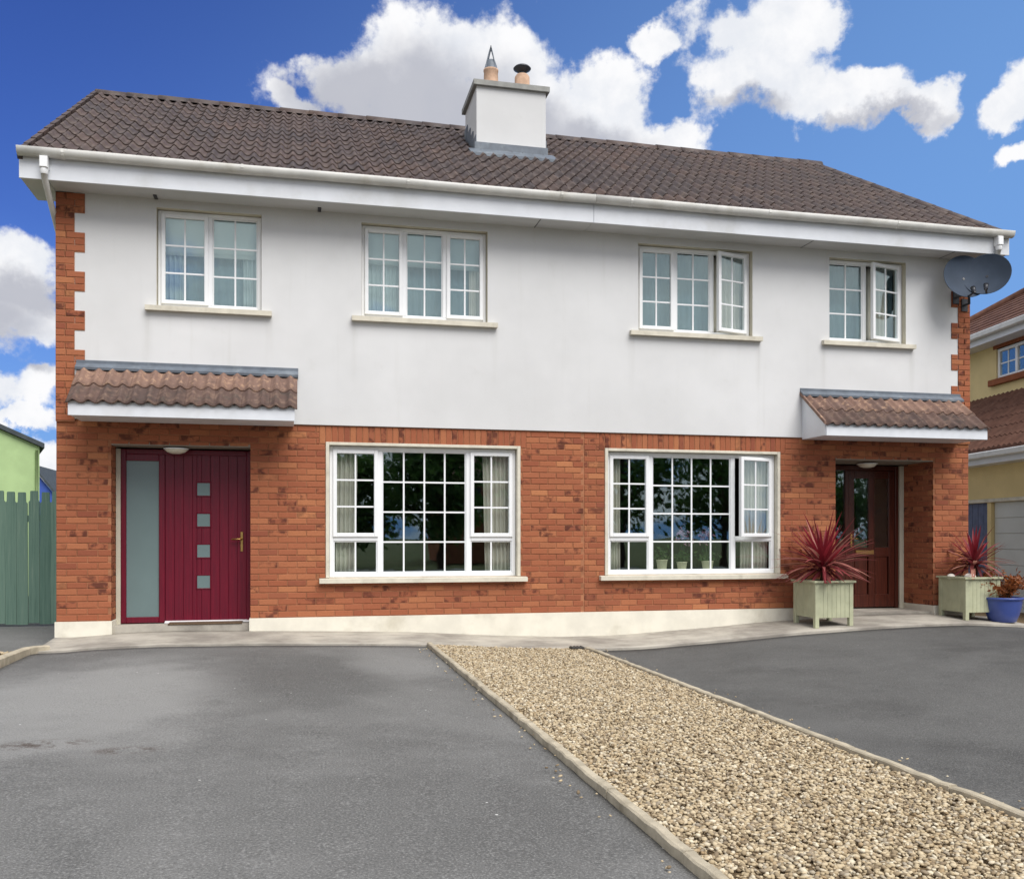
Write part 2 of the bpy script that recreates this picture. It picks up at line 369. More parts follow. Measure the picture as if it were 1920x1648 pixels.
plain('planter_paint', srgb(178, 180, 150), 0.6, 0.10, 6, 0.1, 0.3, dirt=(srgb(140, 140, 110), 0.5))
plain('pot_blue', srgb(66, 84, 150), 0.35, 0.14, 5, 0.1, 0.5)
plain('pot_cream', srgb(214, 212, 176), 0.5, 0.06, 6, 0.0, 0.3)
def leafmat(name, stops, rough=0.5, transl=0.35):
    def fn(t, p):
        out = [n for n in t.n if n.type == 'OUTPUT_MATERIAL'][0]
        r = rand(t); c = t.ramp(r, stops)
        c = t.mix(t.math('MULTIPLY', t.noise(pos(t), 30, 3).outputs['Fac'], 0.3), c, tuple(x * 0.5 for x in stops[0][1]))
        t.put(p.inputs['Base Color'], c)
        tl = t.node('ShaderNodeBsdfTranslucent'); t.put(tl.inputs['Color'], c)
        mx = t.node('ShaderNodeMixShader'); mx.inputs[0].default_value = transl
        t.l.new(p.outputs[0], mx.inputs[1]); t.l.new(tl.outputs[0], mx.inputs[2]); t.l.new(mx.outputs[0], out.inputs[0])
    return material(name, fn, rough, 0.35)
leafmat('cordyline_leaf', [(0, srgb(108, 46, 52)), (0.3, srgb(152, 66, 72)), (0.55, srgb(174, 100, 98)), (0.85, srgb(198, 146, 128)), (1, srgb(124, 52, 58))])
leafmat('cordyline_core', [(0, srgb(132, 34, 48)), (0.6, srgb(160, 52, 64)), (1, srgb(108, 30, 42))])
leafmat('dry_leaf', [(0, srgb(110, 62, 34)), (0.4, srgb(168, 98, 50)), (0.75, srgb(140, 76, 42)), (1, srgb(190, 128, 76))])
leafmat('green_leaf', [(0, srgb(60, 96, 48)), (0.4, srgb(88, 126, 60)), (0.8, srgb(110, 142, 70)), (1, srgb(72, 108, 52))], 0.5, 0.5)
leafmat('pot_green', [(0, srgb(60, 90, 50)), (0.5, srgb(92, 116, 62)), (1, srgb(70, 100, 60))])
leafmat('orchid_petal', [(0, srgb(190, 130, 160)), (0.5, srgb(216, 172, 190)), (1, srgb(150, 80, 120))])

# ------------------------------------------------------------------ mesh helpers
class MB:
    def __init__(s, T=None): s.v = []; s.f = []; s.T = T; s.sm = []
    def add(s, vs, fs, smooth=False):
        o = len(s.v); s.v += [tuple(v) for v in vs]; s.f += [tuple(i + o for i in f) for f in fs]; s.sm += [smooth] * len(fs); return s
    def box(s, x0, x1, y0, y1, z0, z1):
        return s.add([(x0, y0, z0), (x1, y0, z0), (x1, y1, z0), (x0, y1, z0), (x0, y0, z1), (x1, y0, z1), (x1, y1, z1), (x0, y1, z1)],
                     [(0, 3, 2, 1), (4, 5, 6, 7), (0, 1, 5, 4), (1, 2, 6, 5), (2, 3, 7, 6), (3, 0, 4, 7)])
    def bbox(s, x0, x1, y0, y1, z0, z1, b=0.006):
        """box with chamfered front (-Y) edges"""
        vs = [(x0, y1, z0), (x1, y1, z0), (x1, y1, z1), (x0, y1, z1), (x0, y0 + b, z0), (x1, y0 + b, z0), (x1, y0 + b, z1), (x0, y0 + b, z1),
              (x0 + b, y0, z0 + b), (x1 - b, y0, z0 + b), (x1 - b, y0, z1 - b), (x0 + b, y0, z1 - b)]
        fs = [(0, 3, 2, 1), (8, 9, 10, 11)]
        for i in range(4):
            j = (i + 1) % 4; fs += [(i, j, j + 4, i + 4), (i + 4, j + 4, j + 8, i + 8)]
        return s.add(vs, fs)
    def tube(s, pts, r, seg=8, cap=True, smooth=True):
        pts = [Vector(p) for p in pts]; n = len(pts); rs = r if isinstance(r, (list, tuple)) else [r] * n
        vs = []; fs = []
        for i, p in enumerate(pts):
            d = (pts[min(i + 1, n - 1)] - pts[max(i - 1, 0)]).normalized()
            a = d.cross(Vector((0, 0, 1)) if abs(d.z) < 0.9 else Vector((0, 1, 0))).normalized(); b = d.cross(a)
            for k in range(seg):
                an = 2 * math.pi * k / seg; vs.append(p + (a * math.cos(an) + b * math.sin(an)) * rs[i])
        for i in range(n - 1):
            for k in range(seg):
                k2 = (k + 1) % seg; fs.append((i * seg + k, i * seg + k2, (i + 1) * seg + k2, (i + 1) * seg + k))
        s.add(vs, fs, smooth)
        if cap:
            o = len(s.v) - len(vs)
            s.f += [tuple(o + k for k in range(seg)), tuple(o + (n - 1) * seg + k for k in reversed(range(seg)))]; s.sm += [False, False]
        return s
    def lathe(s, prof, c=(0, 0, 0), seg=20, M=None, smooth=True):
        vs = []; fs = []
        for (r, z) in prof:
            for k in range(seg):
                an = 2 * math.pi * k / seg; v = Vector((r * math.cos(an), r * math.sin(an), z))
                if M is not None: v = M @ v
                vs.append(v + Vector(c))
        for i in range(len(prof) - 1):
            for k in range(seg):
                k2 = (k + 1) % seg; fs.append((i * seg + k, i * seg + k2, (i + 1) * seg + k2, (i + 1) * seg + k))
        return s.add(vs, fs, smooth)
    def prism(s, poly, x0, x1):
        """poly in (y,z), extruded along x"""
        n = len(poly); vs = [(x0, y, z) for y, z in poly] + [(x1, y, z) for y, z in poly]
        fs = [tuple(range(n)), tuple(range(2 * n - 1, n - 1, -1))] + [(i, i + n, (i + 1) % n + n, (i + 1) % n) for i in range(n)]
        return s.add(vs, fs)
    def mesh(s, name, mat):
        me = bpy.data.meshes.new(name)
        vs = [tuple(s.T @ Vector(v)) for v in s.v] if s.T is not None else s.v
        me.from_pydata(vs, [], s.f); me.validate()
        if len(me.polygons) == len(s.sm): me.polygons.foreach_set('use_smooth', s.sm)
        if mat: me.materials.append(MATS[mat])
        me.update(); return me
    def build(s, name, mat, parent=None):
        return link(name, s.mesh(name, mat), parent)
WL = {}
def link(name, me, parent=None, loc=None, rot=None):
    o = bpy.data.objects.new(name, me); COL.objects.link(o)
    if parent is not None:
        o.parent = parent; o.matrix_parent_inverse = Matrix.Translation(-WL.get(parent.name, Vector((0, 0, 0))))
    if loc is not None: o.location = loc
    if rot is not None: o.rotation_euler = rot
    WL[o.name] = Vector(loc) if loc is not None else Vector((0, 0, 0))
    return o
def tag(o, label=None, cat=None, group=None, kind=None):
    if label: o['label'] = label
    if cat: o['category'] = cat
    if group: o['group'] = group
    if kind: o['kind'] = kind
    return o
def thing(name, loc, label, cat, group=None):
    o = bpy.data.objects.new(name, None); COL.objects.link(o); o.location = loc; WL[o.name] = Vector(loc); o.empty_display_size = 0.2
    return tag(o, label, cat, group)
def wall_holes(mb, x0, x1, z0, z1, yf, depth, holes, reveal=True):
    xs = sorted({x0, x1, *[min(max(h[i], x0), x1) for h in holes for i in (0, 1)]}); zs = sorted({z0, z1, *[min(max(h[i], z0), z1) for h in holes for i in (2, 3)]})
    for a, b in zip(xs, xs[1:]):
        for c, d in zip(zs, zs[1:]):
            mx, mz = (a + b) / 2, (c + d) / 2
            if any(h[0] < mx < h[1] and h[2] < mz < h[3] for h in holes): continue
            mb.add([(a, yf, c), (b, yf, c), (b, yf, d), (a, yf, d)], [(0, 1, 2, 3)])
    if reveal:
        for (a, b, c, d) in holes: reveals(mb, a, b, c, d, yf, yf + depth)
    return mb
def reveals(mb, a, b, c, d, y0, y1, bottom=True):
    mb.add([(a, y0, c), (a, y1, c), (a, y1, d), (a, y0, d)], [(0, 1, 2, 3)])
    mb.add([(b, y0, c), (b, y1, c), (b, y1, d), (b, y0, d)], [(3, 2, 1, 0)])
    mb.add([(a, y0, d), (b, y0, d), (b, y1, d), (a, y1, d)], [(3, 2, 1, 0)])
    if bottom: mb.add([(a, y0, c), (b, y0, c), (b, y1, c), (a, y1, c)], [(0, 1, 2, 3)])

# ------------------------------------------------------------------ ground
SP = [(-60, -.05), (-14, .0), (-6, .05), (-3.0, .05), (-2.5, .04), (-2.1, .07), (-1.45, .085), (-.5, .07), (.47, .045), (1.38, .015), (2.45, -.055), (3.3, -.09), (4.05, -.09),
      (4.75, -.05), (5.45, -.01), (6.05, .035), (6.95, .075), (7.7, .10), (8.6, .11), (9.4, .07), (10.2, .0), (12, -.12), (20, -.3), (60, -.35)]
SPX = [p[0] for p in SP]; SPZ = [p[1] for p in SP]
def s_of(x):
    return (np.interp(x - .15, SPX, SPZ) + 2 * np.interp(x, SPX, SPZ) + np.interp(x + .15, SPX, SPZ)) / 4
def path_z(x, y): return float(s_of(x)) + 0.05 * max(0.0, (y + 0.9) / 0.9) ** 1.0 * (1 if y < 0.05 else 1)
def sheet(name, mat, x0, x1, y0, y1, nx, ny, zfun, skirt=0.3, label=None):
    mb = MB(); vs = []; fs = []
    for j in range(ny + 1):
        for i in range(nx + 1):
            x = x0 + (x1 - x0) * i / nx; y = y0 + (y1 - y0) * j / ny; vs.append((x, y, zfun(x, y)))
    for j in range(ny):
        for i in range(nx):
            a = j * (nx + 1) + i; fs.append((a, a + 1, a + nx + 2, a + nx + 1))
    mb.add(vs, fs, True)
    # skirts
    W = nx + 1
    ring = [i for i in range(W)] + [j * W + nx for j in range(1, ny + 1)] + [ny * W + i for i in range(nx - 1, -1, -1)] + [j * W for j in range(ny - 1, 0, -1)]
    o = len(mb.v); low = [(vs[i][0], vs[i][1], vs[i][2] - skirt) for i in ring]; mb.v += low
    n = len(ring)
    for k in range(n):
        k2 = (k + 1) % n; mb.f.append((ring[k2], ring[k], o + k, o + k2)); mb.sm.append(False)
    return tag(mb.build(name, mat), label=label, kind='structure')

g = MB(); g.add([(-600, -600, -.46), (600, -600, -.46), (600, 900, -.46), (-600, 900, -.46)], [(0, 1, 2, 3)])
tag(g.build('ground', 'ground'), kind='structure')
KW = 0.055
GX0, GX1 = 1.50, 3.34               # gravel strip between its two edgings
YP = -0.92                          # front edge of the concrete path
def wob(x, y): return 0.012 * math.sin(1.7 * x + .6) * math.sin(1.1 * y + 1.3)
sheet('driveway', 'asphalt', -2.72, GX0 - KW, -16.0, YP, 40, 60, lambda x, y: float(s_of(x)) - 0.022 + wob(x, y) * .6)
sheet('driveway', 'asphalt_dark', GX1 + KW, 16.0, -16.0, YP, 80, 60, lambda x, y: float(s_of(x)) - 0.03 + wob(x, y) * .6)
sheet('path', 'path_concrete', -2.72, 9.75, YP, 0.05, 110, 8, lambda x, y: path_z(x, y))
sheet('road', 'asphalt', -60, 60, -26.0, -16.02, 40, 4, lambda x, y: -.10, 0.3)
sheet('side_passage', 'asphalt', -4.6, -2.724, -0.9, 12.0, 10, 20, lambda x, y: 0.0 + .012 * y)
sheet('side_yard', 'gravel_bed', 9.754, 16.0, YP + .004, 12.0, 20, 20, lambda x, y: -.03 - .06 * max(0, (x - 9.75)) * .5)
# porch floors inside the two recesses
def slab(name, mat, x0, x1, y0, y1, z0, z1, **k): return tag(MB().box(x0, x1, y0, y1, z0, z1).build(name, mat), kind='structure')
slab('porch_floor', 'path_concrete', -2.12, -0.56, 0.051, 0.42, -.2, 0.205)
slab('porch_floor', 'path_concrete', 7.27, 8.82, 0.051, 0.86, -.2, 0.185)

def kerb(pts, w=0.055, up=0.028, down=0.12, seed=0):
    """concrete edging strip following points (x,y)"""
    rr = random.Random(seed); mb = MB(); vs = []; fs = []
    n = len(pts)
    for i, (x, y) in enumerate(pts):
        a = Vector(pts[max(i - 1, 0)]); b = Vector(pts[min(i + 1, n - 1)]); d = (b - a).normalized(); nn = Vector((-d.y, d.x))
        z = float(s_of(x)); zz = z + up + rr.uniform(-.004, .004); ww = w / 2; j = rr.uniform(-.003, .003)
        for (o, h) in ((-ww, z - down), (-ww + j, zz - .008), (-ww + .009, zz), (ww - .009, zz), (ww + j, zz - .008), (ww, z - down)):
            vs.append((x + nn.x * o, y + nn.y * o, h))
    for i in range(n - 1):
        for k in range(5): fs.append((i * 6 + k, i * 6 + k + 1, i * 6 + k + 7, i * 6 + k + 6))
    fs += [(0, 1, 2, 3, 4, 5), tuple((n - 1) * 6 + k for k in (5, 4, 3, 2, 1, 0))]
    return mb.add(vs, fs)
def edging(x, ya, yb, step, seed, parent_label, cat='edging'):
    rr = random.Random(seed); y = ya; root = None
    root = thing('kerb_edging', (x, ya, float(s_of(x)) - .1), parent_label, 'edging', None)
    while y > yb:
        y2 = max(yb, y - step); m = 9
        kerb([(x + rr.uniform(-.003, .003) * (0 < i < m), y - .004 + (y2 - y + .008) * i / m) for i in range(m + 1)], seed=rr.random()).build('kerb_stone', 'kerb_concrete', root)
        y = y2
edging(GX0 - KW / 2, YP, -14.0, 0.915, 3, 'concrete edging between the maroon-door driveway and the gravel strip')
edging(GX1 + KW / 2, YP, -14.0, 0.915, 4, 'concrete edging between the gravel strip and the driveway with planters')
def left_edge():
    root = thing('kerb_edging', (-2.75, -1, 0), 'pale concrete edging curving from the path end along the driveway near the green fence', 'edging')
    pts = [(-2.60, -.80), (-2.70, -.88), (-2.76, -1.0), (-2.78, -1.2), (-2.78, -1.7), (-2.78, -2.3), (-2.78, -3.0)]
    kerb(pts, .09, .05, seed=5).build('kerb_stone', 'kerb_concrete', root)
    for k in range(12):
        y = -3.004 - k * .92; kerb([(-2.78, y - .915 * i / 5) for i in range(6)], .09, .05, seed=50 + k).build('kerb_stone', 'kerb_concrete', root)
left_edge()

def gravel(name, x0, x1, y0, y1, n, rmin, rmax, label):
    ph = (1 + 5 ** .5) / 2
    iv = np.array([(-1, ph, 0), (1, ph, 0), (-1, -ph, 0), (1, -ph, 0), (0, -1, ph), (0, 1, ph), (0, -1, -ph), (0, 1, -ph), (ph, 0, -1), (ph, 0, 1), (-ph, 0, -1), (-ph, 0, 1)]) / (1 + ph * ph) ** .5
    it = np.array([(0, 11, 5), (0, 5, 1), (0, 1, 7), (0, 7, 10), (0, 10, 11), (1, 5, 9), (5, 11, 4), (11, 10, 2), (10, 7, 6), (7, 1, 8), (3, 9, 4), (3, 4, 2), (3, 2, 6), (3, 6, 8), (3, 8, 9), (4, 9, 5), (2, 4, 11), (6, 2, 10), (8, 6, 7), (9, 8, 1)])
    x = rng.uniform(x0, x1, n); y = rng.uniform(y0, y1, n); r = rng.uniform(rmin, rmax, n)
    z = s_of(x) + rng.uniform(-.012, .008, n)
    S = np.stack([r * rng.uniform(.8, 1.5, n), r * rng.uniform(.7, 1.1, n), r * rng.uniform(.45, .75, n)], 1)
    an = rng.uniform(0, 2 * np.pi, n); ti = rng.uniform(-.5, .5, n)
    V = iv[None] * S[:, None, :] * rng.uniform(.8, 1.15, (n, 12, 1))
    c, s_ = np.cos(ti)[:, None], np.sin(ti)[:, None]
    V = np.stack([V[..., 0] * c - V[..., 2] * s_, V[..., 1], V[..., 0] * s_ + V[..., 2] * c], -1)
    c, s_ = np.cos(an)[:, None], np.sin(an)[:, None]
    V = np.stack([V[..., 0] * c - V[..., 1] * s_, V[..., 0] * s_ + V[..., 1] * c, V[..., 2]], -1) + np.stack([x, y, z], 1)[:, None, :]
    V = V.reshape(-1, 3); Tn = (it[None] + (np.arange(n) * 12)[:, None, None]).reshape(-1)
    me = bpy.data.meshes.new(name); me.vertices.add(len(V)); me.vertices.foreach_set('co', V.reshape(-1).astype(np.float32))
    me.loops.add(len(Tn)); me.loops.foreach_set('vertex_index', Tn.astype(np.int32))
    nt = len(Tn) // 3; me.polygons.add(nt); me.polygons.foreach_set('loop_start', np.arange(0, nt * 3, 3, dtype=np.int32)); me.polygons.foreach_set('loop_total', np.full(nt, 3, dtype=np.int32))
    me.update(); me.validate(); me.materials.append(MATS['gravel'])
    return tag(link(name, me), label, 'gravel', kind='stuff')
sheet('gravel_bed', 'gravel_bed', GX0, GX1, -14, YP, 12, 20, lambda x, y: float(s_of(x)) - .012)
gravel('gravel', GX0 + .01, GX1 - .01, -9.2, YP - .01, 60000, .0065, .0155, 'golden tan gravel filling the strip between the two driveways')
gravel('gravel', GX0 - .22, GX0 - KW - .01, -9.0, YP - .05, 70, .006, .011, 'a few stray stones on the maroon-door driveway beside the edging')
gravel('gravel', GX1 + KW + .01, GX1 + .25, -9.0, YP - .05, 60, .006, .011, 'a few stray stones on the darker driveway beside the edging')
gravel('gravel', -4.3, -2.84, -4.2, -0.92, 5000, .010, .018, 'pale gravel beside the edging by the green fence')
sheet('gravel_bed', 'gravel_bed', -9, -2.83, -14, -.904, 12, 20, lambda x, y: float(s_of(x)) - .012)

# ------------------------------------------------------------------ the two houses
XL, XR, XP = -2.71, 9.40, 3.62        # gable corners and the joint between the houses
ZB, ZT = 0.27, 2.61                   # top of plinth, top of brickwork
ZS = 5.22                             # soffit
HL = thing('semi_detached_house', (0.45, 2, 0), 'semi-detached house half with maroon front door, chimney and two closed upper windows', 'house')
HR = thing('semi_detached_house', (6.5, 2, 0), 'semi-detached house half with brown half-glazed door and open casements', 'house')
UPW = {0: [(-1.62, -.43, 3.96, 5.11), (.76, 2.34, 3.96, 5.11)], 1: [(4.36, 6.0, 3.96, 5.11), (7.16, 8.36, 3.96, 5.11)]}
GDW = {0: (.37, 2.73, .745, 2.37), 1: (3.95, 6.38, .745, 2.37)}
DOOR = {0: (-2.12, -.56, .20, 2.33), 1: (7.27, 8.82, .18, 2.33)}
BY = 0.022                            # face of the brickwork
def house_shell(h, H, x0, x1):
    mb = MB(); xi, xj = (x0 + .19, x1) if h == 0 else (x0, x1 - .19)
    wall_holes(mb, xi, xj, ZT, 5.6, 0.0, 0.09, UPW[h], reveal=False)
    mb.add([(xi, 0, ZT), (xj, 0, ZT), (xj, .1, ZT), (xi, .1, ZT)], [(3, 2, 1, 0)])
    wall = mb.build('rendered_wall', 'wall_render', H)
    for (a, b, c, d) in UPW[h]:
        rv = MB(); reveals(rv, a, b, c, d, 0.0, .12); rv.build('window_reveal', 'reveal_paint', H)
    m2 = MB(); wall_holes(m2, x0, x1, ZB - .3, ZT - .001, BY + .007, 0.2, [GDW[h], (DOOR[h][0], DOOR[h][1], -.2, DOOR[h][3])], reveal=False)
    bw = m2.build('brick_wall', 'mortar', H)
    # gable side, back, floors and rooms (dim interior behind the glass)
    xs = x0 if h == 0 else x1
    sd = MB(); pts = [(0.045, -.1), (7.3, -.1), (7.3, 5.4), (3.6, 7.7), (0.045, 5.4)]
    sd.prism(pts, xs - .03 if h else xs + .02, xs - .02 if h else xs + .03); sd.build('gable_wall', 'wall_render', H)
    MB().box(x0, x1, 7.3, 7.5, -.2, 5.5).build('back_wall', 'wall_render', H)
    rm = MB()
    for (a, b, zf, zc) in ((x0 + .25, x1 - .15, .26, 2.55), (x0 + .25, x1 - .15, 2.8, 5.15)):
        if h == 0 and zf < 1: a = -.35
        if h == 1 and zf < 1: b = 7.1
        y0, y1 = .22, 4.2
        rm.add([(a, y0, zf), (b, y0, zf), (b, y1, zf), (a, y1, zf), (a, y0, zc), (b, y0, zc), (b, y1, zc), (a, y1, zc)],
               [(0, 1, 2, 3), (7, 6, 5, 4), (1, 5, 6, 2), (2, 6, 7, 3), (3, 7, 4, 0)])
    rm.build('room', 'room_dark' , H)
    return wall, bw
wallL, bwL = house_shell(0, HL, XL, XP); wallR, bwR = house_shell(1, HR, XP, XR)

# plinth
def plinth(H, segs):
    for (a, b) in segs:
        mb = MB()
        n = max(2, int((b - a) / .3))
        for i in range(n):
            p, q = a + (b - a) * i / n, a + (b - a) * (i + 1) / n
            mb.add([(p, -.004, -.25), (q, -.004, -.25), (q, -.004, ZB), (p, -.004, ZB), (p, .03, ZB), (q, .03, ZB)], [(0, 1, 2, 3), (3, 2, 5, 4)])
        mb.add([(a, -.004, -.25), (a, -.004, ZB), (a, .32, ZB), (a, .32, -.25)], [(3, 2, 1, 0)]); mb.add([(b, -.004, -.25), (b, -.004, ZB), (b, .32, ZB), (b, .32, -.25)], [(0, 1, 2, 3)])
        mb.build('plinth', 'plinth_paint', H)
plinth(HL, [(XL - .012, -2.12), (-.56, XP)]); plinth(HR, [(XP, 7.27), (8.82, XR + .012)])

# ---- bricks, one by one
CH, JO, BLN = 0.075, 0.010, 0.225
brick_meshes = {}
def brick_mesh(w, h, dp=.03):
    k = (round(w, 3), round(h, 3), dp)
    if k not in brick_meshes: brick_meshes[k] = MB().bbox(-w / 2, w / 2, 0, dp, -h / 2, h / 2, .004).mesh('brick', 'brick')
    return brick_meshes[k]
def clip(b, holes):
    out = [b]
    for (hx0, hx1, hz0, hz1) in holes:
        nx = []
        for (a, c, z0, z1) in out:
            if c <= hx0 or a >= hx1 or z1 <= hz0 or z0 >= hz1: nx.append((a, c, z0, z1)); continue
            if a < hx0: nx.append((a, hx0, z0, z1))
            if c > hx1: nx.append((hx1, c, z0, z1))
            m0, m1 = max(a, hx0), min(c, hx1)
            if z0 < hz0: nx.append((m0, m1, z0, hz0))
            if z1 > hz1: nx.append((m0, m1, hz1, z1))
        out = nx
    return [q for q in out if q[1] - q[0] > .03 and q[3] - q[2] > .02]
def course_bricks(x0, x1, z0, z1, holes, phase=0.0):
    out = []; k = 0; z = z0
    while z < z1 - .02:
        zt = min(z + CH - JO, z1); x = x0 - (BLN / 2 if k % 2 else 0) - phase
        while x < x1:
            a, b = max(x, x0), min(x + BLN - JO, x1)
            if b - a > .03: out += clip((a, b, z, zt), holes)
            x += BLN
        z += CH; k += 1
    return out
def soldier(x0, x1, z0, z1):
    n = max(1, round((x1 - x0) / CH)); w = (x1 - x0) / n
    return [(x0 + i * w + JO / 2, x0 + (i + 1) * w - JO / 2, z0, z1) for i in range(n)]
def quoins(xa_n, xa_w, xb_n, xb_w, z0, z1):
    """toothed brick corner: three wide courses, three narrow courses"""
    out = []; nb = math.ceil((z1 - z0) / CH)
    for k in range(nb):
        zt = z1 - k * CH; wide = (k // 3) % 2 == 0
        a, b = (xa_w, xb_w) if wide else (xa_n, xb_n)
        cut = a + (b - a) * (.66 if k % 2 else .36) if wide else (a + (b - a) * (.5 if k % 2 else 1.0))
        if cut < b - .03: out += [(a, cut - JO / 2, zt - CH + JO, zt), (cut + JO / 2, b, zt - CH + JO, zt)]
        else: out.append((a, b, zt - CH + JO, zt))
    return out
def lay(lists, bw, H, door):
    """lists: [(bricks, y)] on the front; 300 largest in view are single parts, the rest one part"""
    al = []
    for bricks, y in lists:
        for b in bricks:
            p0 = proj((b[0], y, b[2])); p1 = proj((b[1], y, b[3])); al.append((abs((p1[0] - p0[0]) * (p1[1] - p0[1])), b, y))
    al.sort(key=lambda q: -q[0])
    for i, (ar, b, y) in enumerate(al[:300]):
        w, h = b[1] - b[0], b[3] - b[2]
        link('brick', brick_mesh(w, h), bw, ((b[0] + b[1]) / 2, y + random.uniform(-.0015, .0015), (b[2] + b[3]) / 2))
    mb = MB()
    for (ar, b, y) in al[300:]:
        y += random.uniform(-.0015, .0015); mb.bbox(b[0], b[1], y, y + .03, b[2], b[3], .004)
    return mb
SL, SR = (GDW[0][0] - .12, GDW[0][1] + .12, 2.385, 2.60), (GDW[1][0] - .12, GDW[1][1] + .12, 2.385, 2.60)
sillL = (GDW[0][0] - .12, GDW[0][1] + .12, .69, .745); sillR = (GDW[1][0] - .12, GDW[1][1] + .12, .69, .745)
def grow(h, m=.045): return (h[0] - m, h[1] + m, h[2], h[3] + m * .8)
bl = course_bricks(XL, XP - .008, ZB + .008, ZT - .006, [grow(GDW[0]), DOOR[0], SL, sillL]) + soldier(*SL)
br = course_bricks(XP + .008, XR, ZB + .008, ZT - .006, [grow(GDW[1]), DOOR[1], SR, sillR], .06) + soldier(*SR)
QY = -.012
ql = quoins(XL, XL, -2.515, -2.405, ZT + .02, 5.20); qr = quoins(9.205, 9.095, XR, XR, ZT + .02, 5.20)
restL = lay([(bl, BY), (ql, QY)], bwL, HL, 0); restR = lay([(br, BY), (qr, QY)], bwR, HR, 1)
# mortar backing of the quoins
for H, q in ((HL, ql), (HR, qr)):
    mb = MB()
    for (a, b, c, d) in q: mb.box(a - .0, b + (.006 if H is HL else 0), -.006, .04, c - .011, d + .0005)
    mb.build('quoin_mortar', 'mortar', H)
# porch side walls (bricks turned into the recess)
def side_bricks(mb, x, y0, y1, z0, z1, sgn):
    k = 0; z = z0
    while z < z1 - .03:
        y = y0 - (BLN / 2 if k % 2 else 0)
        while y < y1:
            a, b = max(y, y0), min(y + BLN - JO, y1)
            if b - a > .03:
                o = MB().bbox(a, b, 0, .03, z, min(z + CH - JO, z1), .004)
                mb.add([(x + sgn * v[1], v[0], v[2]) for v in o.v], [f if sgn > 0 else f[::-1] for f in o.f])
            y += BLN
        z += CH; k += 1
side_bricks(restL, -2.12 - .0, BY + .01, .34, .27, 2.33, -1)
side_bricks(restL, -.56, BY + .01, .34, .27, 2.33, 1)
side_bricks(restR, 7.27, BY + .01, .80, .27, 2.33, -1)
side_bricks(restR, 8.82, BY + .01, .80, .27, 2.33, 1)
tag(restL.build('brickwork', 'brick', HL), kind='stuff'); tag(restR.build('brickwork', 'brick', HR), kind='stuff')
for H, (a, b, c, d), dep in ((HL, DOOR[0], .36), (HR, DOOR[1], .82)):
    # mortar behind the side bricks, painted base band, porch ceiling
    for x, sg in ((a - .006, -1), (b + .006, 1)): MB().box(min(x, x + sg * .1), max(x, x + sg * .1), BY + .008, dep, -.1, d + .05).build('recess_wall', 'mortar', H)
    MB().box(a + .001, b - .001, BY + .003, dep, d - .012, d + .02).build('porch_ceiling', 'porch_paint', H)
    for x, sg in ((a, 1), (b, -1)): MB().box(min(x, x + sg * .012), max(x, x + sg * .012), -.002, dep, -.1, .268).build('recess_plinth', 'plinth_paint', H)
MB().box(XP - .007, XP + .007, BY + .012, BY + .03, ZB, ZT).build('movement_joint', 'joint', HL)

# ------------------------------------------------------------------ windows
def cell_pane(mat, H, win, x0, x1, z0, z1, y, cols, rows, barw=.02, hinge=None, ang=0):
    """grid of panes with glazing bars; hinge=(x,y): opened casement"""
    M = Matrix.Identity(4)
    if hinge: M = Matrix.Translation((hinge[0], hinge[1], 0)) @ Matrix.Rotation(ang, 4, 'Z') @ Matrix.Translation((-hinge[0], -hinge[1], 0))
    cw, ch = (x1 - x0) / cols, (z1 - z0) / rows
    pm = MB().box(-cw / 2 + .001, cw / 2 - .001, 0, .006, -ch / 2 + .001, ch / 2 - .001).mesh('pane', 'glass')
    for i in range(cols):
        for j in range(rows):
            link('pane', pm, win, M @ Vector((x0 + cw * (i + .5), y, z0 + ch * (j + .5))), (0, 0, ang if hinge else 0))
    for i in range(1, cols):
        MB(M).box(x0 + cw * i - barw / 2, x0 + cw * i + barw / 2, y - .005, y + .011, z0, z1).build('glazing_bar', 'upvc_white', win)
    for j in range(1, rows):
        MB(M).box(x0, x1, y - .004, y + .010, z0 + ch * j - barw / 2, z0 + ch * j + barw / 2).build('glazing_bar', 'upvc_white', win)
def ring(mb, x0, x1, z0, z1, w, y0, y1):
    b = .006
    mb.bbox(x0, x0 + w, y0, y1, z0, z1, b); mb.bbox(x1 - w, x1, y0, y1, z0, z1, b)
    mb.bbox(x0 + w - .001, x1 - w + .001, y0 + .001, y1 - .001, z0, z0 + w, b); mb.bbox(x0 + w - .001, x1 - w + .001, y0 + .001, y1 - .001, z1 - w, z1, b)
    return mb
def light(H, win, x0, x1, z0, z1, yf, cols, rows, sash=False, ang=0.0):
    if sash:
        w = .048; hinge = (x1 - .01, yf - .02) if ang else None
        M = Matrix.Identity(4)
        if hinge: M = Matrix.Translation((hinge[0], hinge[1], 0)) @ Matrix.Rotation(ang, 4, 'Z') @ Matrix.Translation((-hinge[0], -hinge[1], 0))
        ring(MB(M), x0 - .008, x1 + .008, z0 - .008, z1 + .008, w, yf - .022, yf + .03).build('sash', 'upvc_white', win)
        cell_pane('glass', H, win, x0 + w - .01, x1 - w + .01, z0 + w - .01, z1 - w + .01, yf + .006, cols, rows, hinge=hinge, ang=ang)
    else:
        ring(MB(), x0 - .002, x1 + .002, z0 - .002, z1 + .002, .016, yf + .012, yf + .04).build('glazing_bead', 'upvc_white', win)
        cell_pane('glass', H, win, x0 + .010, x1 - .010, z0 + .010, z1 - .010, yf + .022, cols, rows)
def sill(H, win, x0, x1, zt, th=.065, out=.07, back=.10, over=.12):
    mb = MB(); mb.prism([(-out, zt - th - .004), (-out, zt - .012), (back, zt + .004), (back, zt - th)], x0 - over, x1 + over)
    mb.build('sill', 'sill_paint', win)
